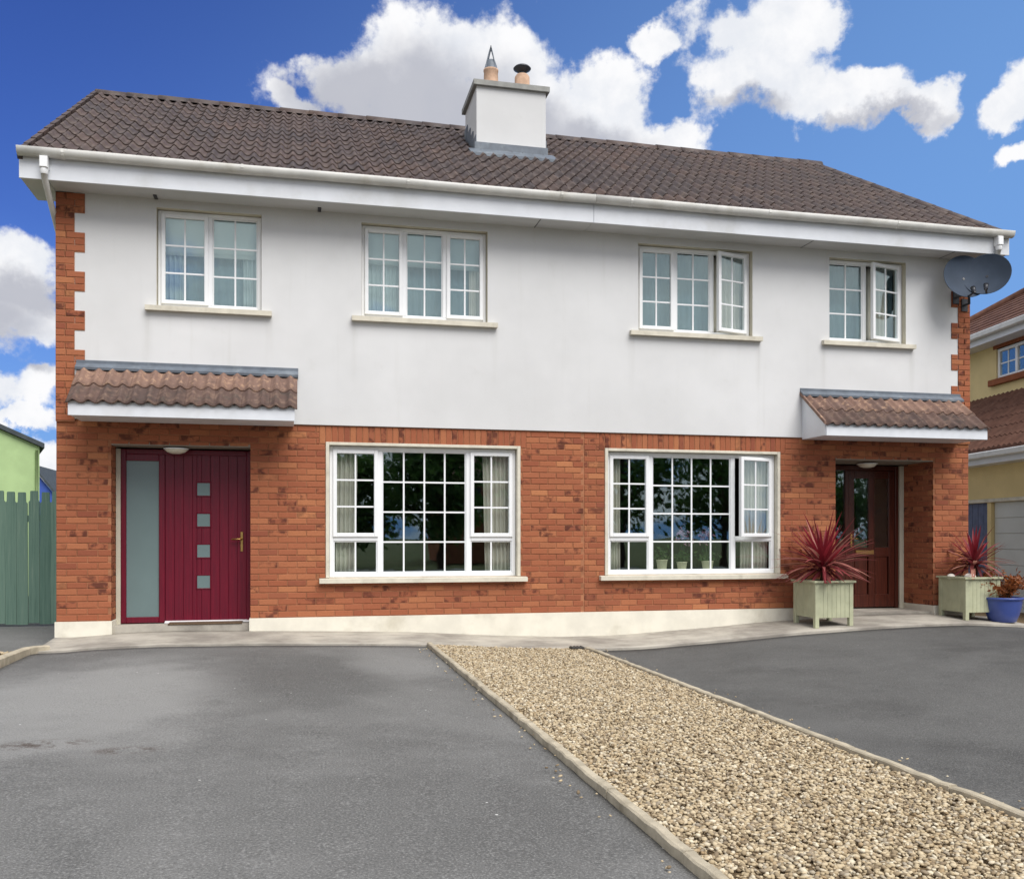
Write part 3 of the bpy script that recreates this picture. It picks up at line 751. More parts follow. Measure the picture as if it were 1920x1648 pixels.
def upper_window(H, hole, n, openi=None, sashes=(), shift=0.0):
    x0, x1, z0, z1 = hole; yf = .085; fw = .045
    fr = ring(MB(), x0 + .004, x1 - .004, z0 + .004, z1 - .004, fw, yf, yf + .06)
    a, b = x0 + fw + .004, x1 - fw - .004; mw = .055; lw = (b - a - mw * (n - 1)) / n
    for i in range(1, n):
        m = a + lw * i + mw * (i - 1); fr.bbox(m, m + mw, yf + .001, yf + .059, z0 + fw + .003, z1 - fw - .003, .006)
    win = fr.build('window', 'upvc_white', H)
    for i in range(n):
        l0 = a + (lw + mw) * i
        light(H, win, l0, l0 + lw, z0 + fw + .004, z1 - fw - .004, yf, 2, 3, sash=i in sashes, ang=R(15) if i == openi else 0.0)
    sill(H, win, x0, x1, z0 - .0)
    return win
upper_window(HL, UPW[0][0], 2, None, (0,)); upper_window(HL, UPW[0][1], 3, None, (0, 2))
upper_window(HR, UPW[1][0], 3, 2, (0, 2)); upper_window(HR, UPW[1][1], 2, 1, (1,))
def ground_window(H, hole, openr):
    x0, x1, z0, z1 = hole; yf = BY + .075; fw = .05; W = x1 - x0
    fr = ring(MB(), x0 + .004, x1 - .004, z0 + .004, z1 - .004, fw, yf, yf + .06)
    side = .535; mw = .062; tz = 1.225; th = .06
    m0, m1 = x0 + .004 + fw + side, x1 - .004 - fw - side
    fr.bbox(m0, m0 + mw, yf + .001, yf + .059, z0 + fw + .003, z1 - fw - .003); fr.bbox(m1 - mw, m1, yf + .001, yf + .059, z0 + fw + .003, z1 - fw - .003)
    fr.bbox(x0 + fw + .003, m0 + .001, yf + .002, yf + .058, tz - th / 2, tz + th / 2); fr.bbox(m1 - .001, x1 - fw - .003, yf + .002, yf + .058, tz - th / 2, tz + th / 2)
    win = fr.build('window', 'upvc_white', H)
    za, zb = z0 + fw + .004, z1 - fw - .004
    light(H, win, m0 + mw, m1 - mw, za, zb, yf, 4, 4)
    for k, (a, b) in enumerate(((x0 + fw + .004, m0), (m1, x1 - fw - .004))):
        light(H, win, a, b, tz + th / 2, zb, yf, 2, 3, sash=True, ang=R(16) if (k == 1 and openr) else 0.0)
        light(H, win, a, b, za, tz - th / 2, yf, 2, 1)
    sill(H, win, x0, x1, z0, .06, .06, .11, .12)
    # painted plaster surround
    s = MB()
    for (a, b, c, d) in ((x0 - .042, x0, z0, z1 + .036), (x1, x1 + .042, z0, z1 + .036), (x0 + .0005, x1 - .0005, z1, z1 + .036)): s.bbox(a, b, BY - .012, BY + .1, c, d, .004)
    s.build('surround', 'sill_paint', win)
    return win
ground_window(HL, GDW[0], False); ground_window(HR, GDW[1], True)

# curtains and blinds inside (each a thing of its own)
def cloth(name, x0, x1, z0, z1, y, amp, waves, mat, label, group, gather=0.0, slats=0):
    mb = MB(); nx = max(8, int(waves * 8)); nz = 8; vs = []; fs = []
    ph = random.uniform(0, 6)
    for side in (0, 1):
        for j in range(nz + 1):
            tz = j / nz
            for i in range(nx + 1):
                u = i / nx; xx = x0 + (x1 - x0) * u
                if gather: xx = x0 + (x1 - x0) * u * (1 - gather * (1 - tz)) if gather > 0 else x1 - (x1 - x0) * (1 - u) * (1 + gather * (1 - tz))
                yy = y + amp * math.sin(u * waves * 2 * math.pi + ph + .5 * math.sin(3 * tz)) + side * .004
                vs.append((xx, yy, z0 + (z1 - z0) * tz))
    W = nx + 1; half = W * (nz + 1)
    for j in range(nz):
        for i in range(nx):
            a = j * W + i; fs.append((a, a + 1, a + W + 1, a + W)); a += half; fs.append((a + W, a + W + 1, a + 1, a))
    for i in range(nx): fs.append((i, i + half, i + 1 + half, i + 1)); k = nz * W + i; fs.append((k + 1, k + 1 + half, k + half, k))
    for j in range(nz): a = j * W; fs.append((a + W, a + W + half, a + half, a)); a = j * W + nx; fs.append((a, a + half, a + W + half, a + W))
    mb.add(vs, fs, True)
    return tag(mb.build(name, mat), label, 'curtain' if name == 'curtain' else 'blind', group)
GC = 'curtains and blinds behind the windows'
x0, x1, z0, z1 = GDW[0]
cloth('curtain', x0 + .06, x0 + .36, z0 + .02, z1, .21, .022, 5, 'curtain_white', 'white net curtain beside the porch end of the closed ground-floor window', GC, .12)
cloth('curtain', x1 - .42, x1 - .06, z0 + .02, z1, .21, .022, 6, 'curtain_white', 'cream curtain in the closed ground-floor window, at the side by the movement joint', GC, -.1)
x0, x1, z0, z1 = GDW[1]
cloth('curtain', x0 + .05, x0 + .24, z0 + .02, z1, .21, .02, 4, 'curtain_white', 'narrow white curtain in the window with potted plants, away from the open casement', GC, -.2)
cloth('curtain', x1 - .46, x1 - .04, z0 + .02, z1, .21, .02, 8, 'curtain_white', 'pleated white curtain behind the open ground-floor casement', GC, .05)
x0, x1, z0, z1 = UPW[0][0]
cloth('roller_blind', x0 + .05, x1 - .05, z1 - .50, z1 - .02, .175, .002, 1, 'blind_white', 'half-lowered white blind in the two-light window above the maroon door', GC)
cloth('curtain', x0 + .05, x0 + .28, z0 + .02, z1 - .1, .21, .018, 4, 'net_grey', 'pale net curtain at the gable side of the window above the maroon door', GC)
cloth('curtain', x1 - .22, x1 - .05, z0 + .02, z1 - .1, .21, .018, 3, 'net_grey', 'pale net curtain at the inner side of the window above the maroon door', GC)
cloth('curtain', x0 + .03, x1 - .03, z0 + .01, z1 - .03, .27, .008, 12, 'net_as_reflection', 'added grey net standing in for sky reflection across the window above the maroon door', GC)
x0, x1, z0, z1 = UPW[0][1]
cloth('roller_blind', x0 + .05, x1 - .05, z1 - .46, z1 - .02, .175, .002, 1, 'net_grey', 'partly lowered grey-white blind in the closed three-light upper window', GC)
cloth('curtain', x0 + .05, x0 + .5, z0 + .02, z1 - .1, .21, .012, 8, 'net_grey', 'grey net curtain at the left light of the closed three-light upper window', GC)
cloth('curtain', x1 - .20, x1 - .05, z0 + .02, z1 - .1, .21, .015, 3, 'curtain_white', 'pale curtain edge at the right light of the closed three-light upper window', GC)
cloth('curtain', x0 + .03, x1 - .03, z0 + .01, z1 - .03, .27, .008, 18, 'net_as_reflection', 'added grey net standing in for sky reflection across the closed three-light upper window', GC)
x0, x1, z0, z1 = UPW[1][0]
cloth('curtain', x0 + .03, x1 - .03, z0 + .01, z1 - .03, .27, .008, 18, 'net_as_reflection', 'added grey net standing in for sky reflection across the three-light upper window with an open casement', GC)
cloth('curtain', x1 - .52, x1 - .05, z0 + .02, z1 - .04, .21, .02, 7, 'curtain_white', 'pale curtain behind the open casement of the three-light upper window', GC)
x0, x1, z0, z1 = UPW[1][1]
cloth('curtain', x0 + .03, x1 - .03, z0 + .01, z1 - .03, .27, .008, 12, 'net_as_reflection', 'added grey net standing in for sky reflection across the narrow window near the satellite dishes', GC)
cloth('curtain', x1 - .48, x1 - .14, z0 + .02, z1 - .04, .21, .02, 6, 'curtain_white', 'pale curtain behind the open casement of the narrow window near the satellite dishes', GC)

# ------------------------------------------------------------------ front doors
def maroon_door(H):
    a, b, c, d = DOOR[0]; y = .30; z0 = .215; z1 = d - .03
    fr = MB(); fr.bbox(a + .055, a + .115, y, y + .07, z0, z1); fr.bbox(b - .06, b - .002, y, y + .07, z0, z1); fr.bbox(a + .115, b - .06, y + .001, y + .069, z1 - .06, z1)
    xm = -1.60
    fr.bbox(xm - .035, xm + .035, y + .002, y + .068, z0, z1 - .06); fr.bbox(a + .115, xm - .035, y + .001, y + .069, z0, z0 + .07); fr.bbox(a + .115, xm - .035, y + .001, y + .069, z1 - .14, z1 - .06)
    dr = fr.build('front_door', 'maroon', H)
    # boarded leaf with shallow vertical grooves and four square lights
    lf = MB(); x0, x1 = xm + .036, b - .061; hx0, hx1 = -1.20, -1.045; holes = []
    for zc in (.70, 1.075, 1.45, 1.825): holes.append((hx0, hx1, zc - .08, zc + .08))
    nb = 9; bw = (x1 - x0) / nb
    xs = sorted({x0 + i * bw for i in range(nb + 1)} | {hx0, hx1})
    for p, q in zip(xs, xs[1:]):
        zz = [z0 + .02] + [v for h in holes for v in h[2:]] + [z1 - .061]
        m = (p + q) / 2; g0 = .0015
        if hx0 < m < hx1:
            for k in range(0, len(zz), 2): lf.bbox(p + g0, q - g0, y + .014, y + .05, zz[k], zz[k + 1], .0025)
        else: lf.bbox(p + g0, q - g0, y + .014, y + .05, zz[0], zz[-1], .0025)
    lf.box(x0, x1, y + .022, y + .04, z0 + .02, z1 - .061)
    lf.build('door_leaf', 'maroon', dr)
    for h in holes:
        ring(MB(), h[0] - .012, h[1] + .012, h[2] - .012, h[3] + .012, .016, y + .004, y + .02).build('light_frame', 'maroon', dr)
        MB().box(h[0], h[1], y + .012, y + .021, h[2], h[3]).build('door_light', 'frosted', dr)
    MB().box(a + .115, xm - .035, y + .030, y + .045, z0 + .07, z1 - .14).build('sidelight_pane', 'frosted', dr)
    hd = MB(); hx = b - .115; hz = 1.19
    hd.bbox(hx - .016, hx + .016, y + .002, y + .016, hz - .12, hz + .12, .004); hd.tube([(hx, y + .01, hz + .03), (hx, y - .04, hz + .03), (hx - .02, y - .048, hz + .03), (hx - .12, y - .045, hz + .027)], .010)
    hd.build('handle', 'brass', dr)
    th = MB(); th.prism([(y - .05, z0 - .004), (y - .05, z0 + .008), (y + .02, z0 + .02), (y + .02, z0 - .004)], xm + .036, b - .004); th.build('threshold', 'upvc_white', dr)
    MB().box(a + .004, a + .054, y - .01, y + .06, .2, z1).build('door_jamb', 'reveal_paint', H)
maroon_door(HL)
def brown_door(H):
    a, b, c, d = DOOR[1]; y = .70; z0 = .195; z1 = d - .03
    fr = MB(); fr.bbox(a + .004, a + .07, y, y + .07, z0, z1); fr.bbox(b - .13, b - .075, y, y + .07, z0, z1); fr.bbox(a + .07, b - .13, y + .001, y + .069, z1 - .07, z1)
    xm = 7.88
    fr.bbox(xm - .03, xm + .03, y + .002, y + .068, z0, z1 - .07); fr.bbox(a + .07, xm - .03, y + .001, y + .069, z0, z0 + .85)
    dr = fr.build('front_door', 'wood_red', H)
    lf = MB(); x0, x1 = xm + .032, b - .132; zm = 1.02; xc = (x0 + x1) / 2; s = .10; yl = y + .015
    lf.bbox(x0, x0 + s, yl, yl + .045, z0 + .01, z1 - .072); lf.bbox(x1 - s, x1, yl, yl + .045, z0 + .01, z1 - .072); lf.bbox(xc - s / 2, xc + s / 2, yl, yl + .045, z0 + .01, z1 - .072)
    for (p, q) in ((x0 + s, xc - s / 2), (xc + s / 2, x1 - s)):
        for (u, v) in ((z0 + .01, z0 + .2), (zm - .07, zm + .07), (z1 - .19, z1 - .072)): lf.bbox(p - .001, q + .001, yl + .002, yl + .043, u, v)
        lf.bbox(p + .01, q - .01, yl + .014, yl + .035, z0 + .19, zm - .06, .012)
    lf.build('door_leaf', 'wood_red', dr)
    for (p, q) in ((x0 + s, xc - s / 2), (xc + s / 2, x1 - s)): MB().box(p, q, yl + .018, yl + .026, zm + .07, z1 - .19).build('door_light', 'glass', dr)
    MB().box(a + .07, xm - .03, y + .025, y + .032, z0 + .85, z1 - .07).build('sidelight_pane', 'glass', dr)
    lb = MB(); lb.bbox(x0 + .12, x0 + .42, yl - .012, yl + .004, zm - .03, zm + .03, .004); lb.build('letter_plate', 'brass', dr)
    hd = MB(); hd.bbox(x0 + .03, x0 + .06, yl - .01, yl + .001, 1.1, 1.3, .003); hd.tube([(x0 + .045, yl, 1.22), (x0 + .045, yl - .05, 1.22), (x0 + .13, yl - .05, 1.218)], .009); hd.build('handle', 'brass', dr)
    MB().box(b - .074, b - .004, y - .02, y + .06, .18, z1).build('door_jamb', 'reveal_paint', H)
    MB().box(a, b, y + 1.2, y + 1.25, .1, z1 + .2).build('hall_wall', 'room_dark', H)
brown_door(HR)
# porch lamps
for H, x, y, z in ((HL, -1.42, .16, 2.30), (HR, 7.98, .35, 2.30)):
    mb = MB(); mb.lathe([(.0, -.062), (.05, -.06), (.10, -.045), (.125, -.022), (.13, -.012)], (x, y, z), 24)
    lo = mb.build('porch_lamp', 'lamp_white', H)
    MB().lathe([(.14, -.014), (.145, -.005), (.145, .0), (.0, .0)], (x, y, z), 24).build('lamp_base', 'upvc_white', lo)
# door mat
mb = MB(); mb.bbox(-.42, .42, -.1, .12, 0, .018, .004)
mo = mb.build('door_mat', 'mat_brown'); mo.location = (-1.08, .14, .206)
tag(mo, 'thin brown mat on the step of the maroon door', 'mat')

# ------------------------------------------------------------------ roof
YE, ZE = -0.43, 5.475; YR = 3.60; PIT = R(32.0); TP = math.tan(PIT); ZR = ZE + (YR - YE) * TP
RX0 = -2.97; RXE, RXR = 9.60, 8.92           # left verge; right hip from eave to ridge
def hipx(y): return RXE + (RXR - RXE) * (y - YE) / (YR - YE)
def deck(H, x0, x1, right):
    d = .05; mb = MB()
    e1 = (hipx(YE) if right else x1); r1 = (hipx(YR) if right else x1); yb = 2 * YR - YE
    A = [(x0, YE + .12, ZE - d + .06), (e1, YE + .12, ZE - d + .06), (r1, YR, ZR - d), (x0, YR, ZR - d), (x0, yb, ZE - d), (e1, yb, ZE - d)]
    B = [(x, y, z - .04) for x, y, z in A]
    mb.add(A + B, [(0, 1, 2, 3), (3, 2, 5, 4), (6, 9, 8, 7), (9, 10, 11, 8), (0, 6, 7, 1), (1, 7, 8, 2), (2, 8, 11, 5), (5, 11, 10, 4), (4, 10, 9, 3), (3, 9, 6, 0), (1, 2, 5)])
    return mb.build('roof', 'slate_dark', H)
roofL = deck(HL, RX0, XP, False); roofR = deck(HR, XP, RXE, True)
TW, TG, TLn = 0.314, 0.340, 0.405
def tile_prof(nroll=2, seg=8, amp=.024):
    out = []
    for i in range(nroll * seg + 1):
        u = i / seg; p = u % 1.0
        h = amp * (0.5 - 0.5 * math.cos(2 * math.pi * p)) ** 1.9
        out.append((i / (nroll * seg), h))
    return out
def tile_mesh(tw=TW, nroll=2, amp=.052, L=TLn, cut=None, mat='roof_tile', th=.014, jit=0.0):
    pr = tile_prof(nroll, 8, amp); mb = MB(); n = len(pr); vs = []
    rr = random.Random(jit)
    up = [(0.0, .017 + rr.uniform(-.002, .003)), (L * .5, .009), (L, 0.003)]
    for (v, lift) in up:
        for (u, h) in pr: vs.append((u * (tw + .008), v, h + lift))
    for (u, h) in pr: vs.append((u * (tw + .008), 0.0, h + .017 - th))
    for (u, h) in pr: vs.append((u * (tw + .008), L * .6, h * .8 - .004))
    if cut is not None: vs = [(min(x, cut(v)), v, z) for (x, v, z) in vs]
    fs = []; sm = []
    for r in range(2):
        for i in range(n - 1): a = r * n + i; fs.append((a, a + 1, a + n + 1, a + n)); sm.append(True)
    for i in range(n - 1): fs.append((3 * n + i, 3 * n + i + 1, i + 1, i)); sm.append(False)
    fs += [(3 * n, 0, n, 4 * n), (4 * n - 1, 5 * n - 1, 2 * n - 1, n - 1)]; sm += [False, False]
    mb.v = vs; mb.f = fs; mb.sm = sm
    return mb.mesh('tile', mat)
tms = [tile_mesh(jit=k) for k in range(3)]
nrow = int(round((YR - YE) / math.cos(PIT) / TG)); TG2 = ((YR - YE) / math.cos(PIT) - .03) / nrow
CH_X0, CH_X1, CH_Y0, CH_Y1 = 2.55, 3.60, 1.86, 2.80
ncol = int((RXE - RX0) / TW) + 1
for r in range(nrow):
    v = r * TG2; y = YE + v * math.cos(PIT); z = ZE + v * math.sin(PIT) - .045
    for c in range(ncol):
        x = RX0 + c * TW
        lim = hipx(y)
        if x > lim - .03: continue
        yc = y + .5 * TG2 * math.cos(PIT)
        if CH_X0 + .02 < x and x + TW < CH_X1 - .0 and CH_Y0 + .05 < y and yc + .2 < CH_Y1: continue
        if x + TW > hipx(y + TLn * math.cos(PIT)):
            me = tile_mesh(cut=(lambda vv, x=x, y=y: max(.002, hipx(y + vv * math.cos(PIT)) - x + .02)), jit=r * 50 + c)
        else: me = random.choice(tms)
        left = x + TW / 2 < XP
        link('tile', me, roofL if left else roofR, (x + random.uniform(-.002, .002), y + random.uniform(-.004, .004), z), (PIT + random.uniform(-.006, .006), random.uniform(-.006, .006), 0))
# ridge, verge and hip caps
def ridge_mesh(L, r=.12, seg=7):
    mb = MB(); vs = []
    for (x, rr) in ((0, r), (L, r * .95), (0, r - .018), (L, r * .95 - .018)):
        for k in range(seg + 1):
            a = R(4) + (math.pi - R(8)) * k / seg; vs.append((x, -math.cos(a) * rr * 1.15, math.sin(a) * rr - .03))
    W = seg + 1; fs = []; sm = []
    for k in range(seg): fs += [(k, k + 1, W + k + 1, W + k), (2 * W + k + 1, 2 * W + k, 3 * W + k, 3 * W + k + 1), (k + 1, k, 2 * W + k, 2 * W + k + 1), (W + k, W + k + 1, 3 * W + k + 1, 3 * W + k)]; sm += [True, True, False, False]
    mb.v = vs; mb.f = fs; mb.sm = sm; return mb.mesh('ridge_tile', 'roof_tile')
rm = ridge_mesh(.46); x = RX0 - .01
while x < RXR - .1:
    link('ridge_tile', rm, roofL if x < XP - .2 else roofR, (x, YR, ZR - .062 + random.uniform(-.004, .004)), (0, random.uniform(-.006, .006), 0)); x += .45
hv = Vector((RXR - RXE, YR - YE, ZR - ZE)); hl = hv.length; hd_ = hv.normalized()
hm = ridge_mesh(.40, .075)
for k in range(int(hl / .36)):
    p = Vector((RXE, YE, ZE)) + hd_ * (.36 * k + .02)
    q = hd_.to_track_quat('X', 'Z'); o = link('hip_tile', hm, roofR, p + Vector((0.02, 0, .0)), q.to_euler())
vm = MB(); vm.box(-.035, .02, 0, TLn, -.06, .052); vme = vm.mesh('verge_tile', 'roof_tile')
for r in range(nrow):
    v = r * TG2; link('verge_tile', vme, roofL, (RX0, YE + v * math.cos(PIT), ZE + v * math.sin(PIT) - .03), (PIT - .03, 0, 0))
# eaves: fascia, soffit, gutter
def eaves(H, x0, x1, endl, endr):
    yf = YE + .05
    MB().bbox(x0, x1, yf - .02, yf, ZS - .03, ZS + .235, .003).build('fascia', 'fascia_white', H)
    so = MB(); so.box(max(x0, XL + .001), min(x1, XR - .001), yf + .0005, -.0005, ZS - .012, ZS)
    so.build('soffit', 'soffit_shaded', H)
    gm = MB(); yc, zc = yf - .075, ZS + .222; prof = []
    pr = [(-.072, .075), (-.078, .068), (-.072, .03), (-.06, -.005), (-.03, -.03), (.02, -.035), (.055, -.02), (.062, .05)]
    inn = [(.055, .05), (.048, -.012), (.018, -.027), (-.026, -.022), (-.053, 0), (-.064, .034), (-.064, .075)]
    pr = [(a_ * .82, b_ * .80) for a_, b_ in pr]; inn = [(a_ * .82, b_ * .80) for a_, b_ in inn]
    poly = pr + inn; n = len(poly)
    nseg = max(2, int((x1 - x0) / .8)); vs = []; fs = []
    for i in range(nseg + 1):
        X = x0 + (x1 - x0) * i / nseg
        for (yy, zz) in poly: vs.append((X, yc + yy, zc + zz + .003 * math.sin(X * 1.9)))
    for i in range(nseg):
        for k in range(n): k2 = (k + 1) % n; fs.append((i * n + k, i * n + k2, (i + 1) * n + k2, (i + 1) * n + k))
    gm.add(vs, fs, True)
    gm.f += [tuple(range(len(pr)))[::-1], tuple((nseg) * n + k for k in range(len(pr)))]; gm.sm += [False, False]
    gu = gm.build('gutter', 'gutter_white', H)
    X = x0 + .45
    while X < x1 - .1:
        b = MB(); b.prism([(yc - .066, zc + .062), (yc - .069, zc + .022), (yc - .053, zc - .008), (yc - .027, zc - .029), (yc + .018, zc - .032), (yc + .05, zc - .02), (yc + .05, zc + .0), (yc - .04, zc + .0)], X, X + .03)
        if int(X * 10) % 3 == 0 or True: b.build('gutter_bracket', 'gutter_white', gu)
        X += 1.9
    return yc, zc
yc, zc = eaves(HL, RX0 - .02, XP - .002, True, False); eaves(HR, XP + .002, RXE + .12, False, True)
# boxed ends of the eaves
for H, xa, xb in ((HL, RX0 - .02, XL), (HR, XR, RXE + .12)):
    MB().prism([(YE + .054, ZS - .016), (YE + .054, ZS + .2), (.35, ZS + .43), (.35, ZS - .016)], min(xa, xb) + .003, max(xa, xb) - .003).build('eaves_box', 'soffit_shaded', H)
# barge board up the left verge
mb = MB(); p0, p1 = (-.35, ZE - .10), (YR, ZR - .10)
mb.add([(RX0 - .02, p0[0], p0[1]), (RX0 - .02, p1[0], p1[1]), (RX0 - .02, p1[0], p1[1] - .16), (RX0 - .02, p0[0], p0[1] - .16), (RX0, p0[0], p0[1]), (RX0, p1[0], p1[1]), (RX0, p1[0], p1[1] - .16), (RX0, p0[0], p0[1] - .16)],
       [(0, 1, 2, 3), (7, 6, 5, 4), (0, 4, 5, 1), (3, 2, 6, 7), (0, 3, 7, 4), (1, 5, 6, 2)]); mb.build('barge_board', 'fascia_white', HL)
# joints of the soffit boards and small vents
for H, xs in ((HL, (-1.62, .25)), (HR, ())):
    for x in xs: MB().box(x - .02, x + .02, -.14, -.004, ZS - .022, ZS - .013).build('soffit_vent', 'dark_metal', H)
for H, xs in ((HL, (2.95,)), (HR, (6.72, 8.9))):
    for x in xs: MB().box(x - .006, x + .006, YE + .07, -.004, ZS - .0145, ZS - .0125).build('soffit_joint', 'dark_metal', H)
# downpipes
def downpipe(H, x, xw, mat='upvc_white'):
    mb = MB(); mb.bbox(x - .042, x + .042, yc - .05, yc + .05, zc - .15, zc - .025, .008); mb.lathe([(.045, 0), (.042, -.05), (.036, -.06)], (x, yc, zc - .155), 14)
    dp = mb.build('downpipe', mat, H)
    MB().tube([(x, yc, zc - .18), (x, yc + .01, zc - .25), (xw, .70, zc - .85), (xw, .95, zc - 1.0), (xw, .95, .1)], .034, 12).build('pipe', 'gutter_white', dp)
downpipe(HL, -2.72, XL - .05); downpipe(HR, 9.50, XR + .05)

# ------------------------------------------------------------------ chimney
def chimney(H):
    x0, x1, y0, y1 = CH_X0, CH_X1, CH_Y0, CH_Y1; zt = 7.86
    mb = MB(); zb0 = ZE + (y0 - YE) * TP - .15; zb1 = ZE + (y1 - YE) * TP - .15
    mb.add([(x0, y0, zb0), (x1, y0, zb0), (x1, y1, zb1), (x0, y1, zb1), (x0, y0, zt), (x1, y0, zt), (x1, y1, zt), (x0, y1, zt)], [(0, 1, 5, 4), (1, 2, 6, 5), (2, 3, 7, 6), (3, 0, 4, 7), (4, 5, 6, 7)])
    ch = mb.build('chimney', 'wall_render', H)
    o = .05; cp = MB(); cp.box(x0 - o, x1 + o, y0 - o, y1 + o, zt + .001, zt + .075)
    cp.add([(x0 - o, y0 - o, zt + .075), (x1 + o, y0 - o, zt + .075), (x1 + o, y1 + o, zt + .075), (x0 - o, y1 + o, zt + .075), (x0 + .2, y0 + .2, zt + .11), (x1 - .2, y0 + .2, zt + .11), (x1 - .2, y1 - .2, zt + .11), (x0 + .2, y1 - .2, zt + .11)],
           [(0, 1, 5, 4), (1, 2, 6, 5), (2, 3, 7, 6), (3, 0, 4, 7), (4, 5, 6, 7)])
    cp.build('chimney_cap', 'flaunch', ch)
    fl = MB(); zf = ZE + (y0 - YE) * TP; n = math.cos(PIT); e = .012
    fl.box(x0 - .03, x1 + .03, y0 - .013, y0 - .001, zf - .08, zf + .13)
    for x, s in ((x0, -1), (x1, 1)):
        for k in range(4):
            ya, yb = y0 + (y1 - y0) * k / 4, y0 + (y1 - y0) * (k + 1) / 4; za = ZE + (ya - YE) * TP
            fl.box(min(x + s * .001, x + s * .013), max(x + s * .001, x + s * .013), ya, yb, za - .05, za + .24)
    za = ZE + (y0 - .22 - YE) * TP
    fl.add([(x0 - .12, y0 - .2, za + .035), (x1 + .12, y0 - .2, za + .035), (x1 + .12, y0, zf + .035), (x0 - .12, y0, zf + .035), (x0 - .12, y0 - .2, za - .01), (x1 + .12, y0 - .2, za - .01), (x1 + .12, y0, zf - .01), (x0 - .12, y0, zf - .01)], [(0, 1, 2, 3), (0, 4, 5, 1), (1, 5, 6, 2), (3, 7, 4, 0)])
    fl.build('flashing', 'lead', ch)
    zc_ = zt + .10; ym = (y0 + y1) / 2 - .25
    p1 = (x0 + .26, ym, zc_); p2 = (x0 + .74, ym, zc_)
    a = MB().lathe([(.125, -.03), (.122, .0), (.112, .02), (.105, .22), (.112, .235), (.112, .26), (.09, .262), (.085, .05)], p1, 20).build('chimney_pot', 'clay', ch)
    b = MB().lathe([(.125, -.03), (.122, 0), (.115, .02), (.112, .20), (.09, .235), (.07, .245), (.06, .20)], p2, 20).build('chimney_pot', 'clay', ch)
    sp = MB(); tip = Vector((p1[0], p1[1], p1[2] + .60))
    for k in range(4):
        an = k * math.pi / 2 + .5; d = Vector((math.cos(an), math.sin(an), 0))
        sp.tube([Vector(p1) + d * .105 + Vector((0, 0, .24)), Vector(p1) + d * .085 + Vector((0, 0, .34)), Vector(p1) + d * .045 + Vector((0, 0, .48)), tip], [.009, .009, .009, .012], 6)
    sp.lathe([(.104, .255), (.085, .33), (.062, .40), (.05, .405), (.045, .38)], p1, 16)
    sp.tube([tip - Vector((0, 0, .05)), tip + Vector((0, 0, .03))], [.018, .006], 8); sp.build('bird_guard', 'lead', ch)
    cw = MB(); cw.lathe([(.055, .2), (.055, .27)], p2, 14)
    cw.lathe([(.0, .385), (.06, .38), (.11, .36), (.135, .335), (.13, .325), (.09, .305), (.055, .27)], p2, 22)
    cw.build('cowl', 'dark_metal', ch)
chimney(HL)

# ------------------------------------------------------------------ canopies over the doors
ctw = 0.308
ctm = [tile_mesh(ctw, 2, .042, .35, mat='canopy_tile', jit=90 + k) for k in range(3)]
ctl = [tile_mesh(ctw, 2, .042, .37, mat='canopy_tile_mossy', jit=80 + k) for k in range(3)]
def canopy(H, x0, x1):
    # upper row runs under the lead
    yf, z0, z1, zw = -.58, 2.575, 2.735, 3.20
    MB().bbox(x0 + .02, x1 - .02, yf - .018, yf, z0, z1, .003).build('canopy_fascia', 'fascia_white', H)
    bx = MB(); bx.prism([(yf + .001, z0 + .006), (yf + .001, z1 - .01), (-.001, zw - .02), (-.001, z0 + .006)], x0 + .03, x1 - .03)
    cn = bx.build('canopy', 'fascia_white', H)
    pit = math.atan2(zw - z1, -yf); L = math.hypot(zw - z1, yf); g_ = (L - .02) / 2
    n = int(round((x1 - x0) / ctw)); w = (x1 - x0) / n
    for r in range(2):
        for c in range(n):
            v = r * g_ - .05
            link('canopy_tile', random.choice(ctm if r else ctl), cn, (x0 + c * w, yf + v * math.cos(pit), z1 + v * math.sin(pit) - .0), (pit + random.uniform(-.01, .01), 0, 0))
    ld = MB(); ld.prism([(-.085, zw - .035), (-.09, zw - .008), (-.012, zw + .048), (-.012, zw + .085), (-.001, zw + .085), (-.001, zw - .035)], x0 - .02, x1 + .02)
    ld.build('lead_flashing', 'lead', cn)
canopy(HL, -2.47, -.02); canopy(HR, 6.73, 9.22)
# verge of the exposed canopy end
mb = MB(); mb.prism([(-.62, 2.72), (-.62, 2.765), (-.0, 3.235), (0, 3.19)], 6.705, 6.732); mb.build('canopy_verge', 'canopy_tile', HR)
mb = MB(); mb.prism([(-.578, 2.582), (-.578, 2.725), (-.001, 3.185), (-.001, 2.582)], 6.742, 6.759); mb.build('canopy_cheek', 'fascia_white', HR)

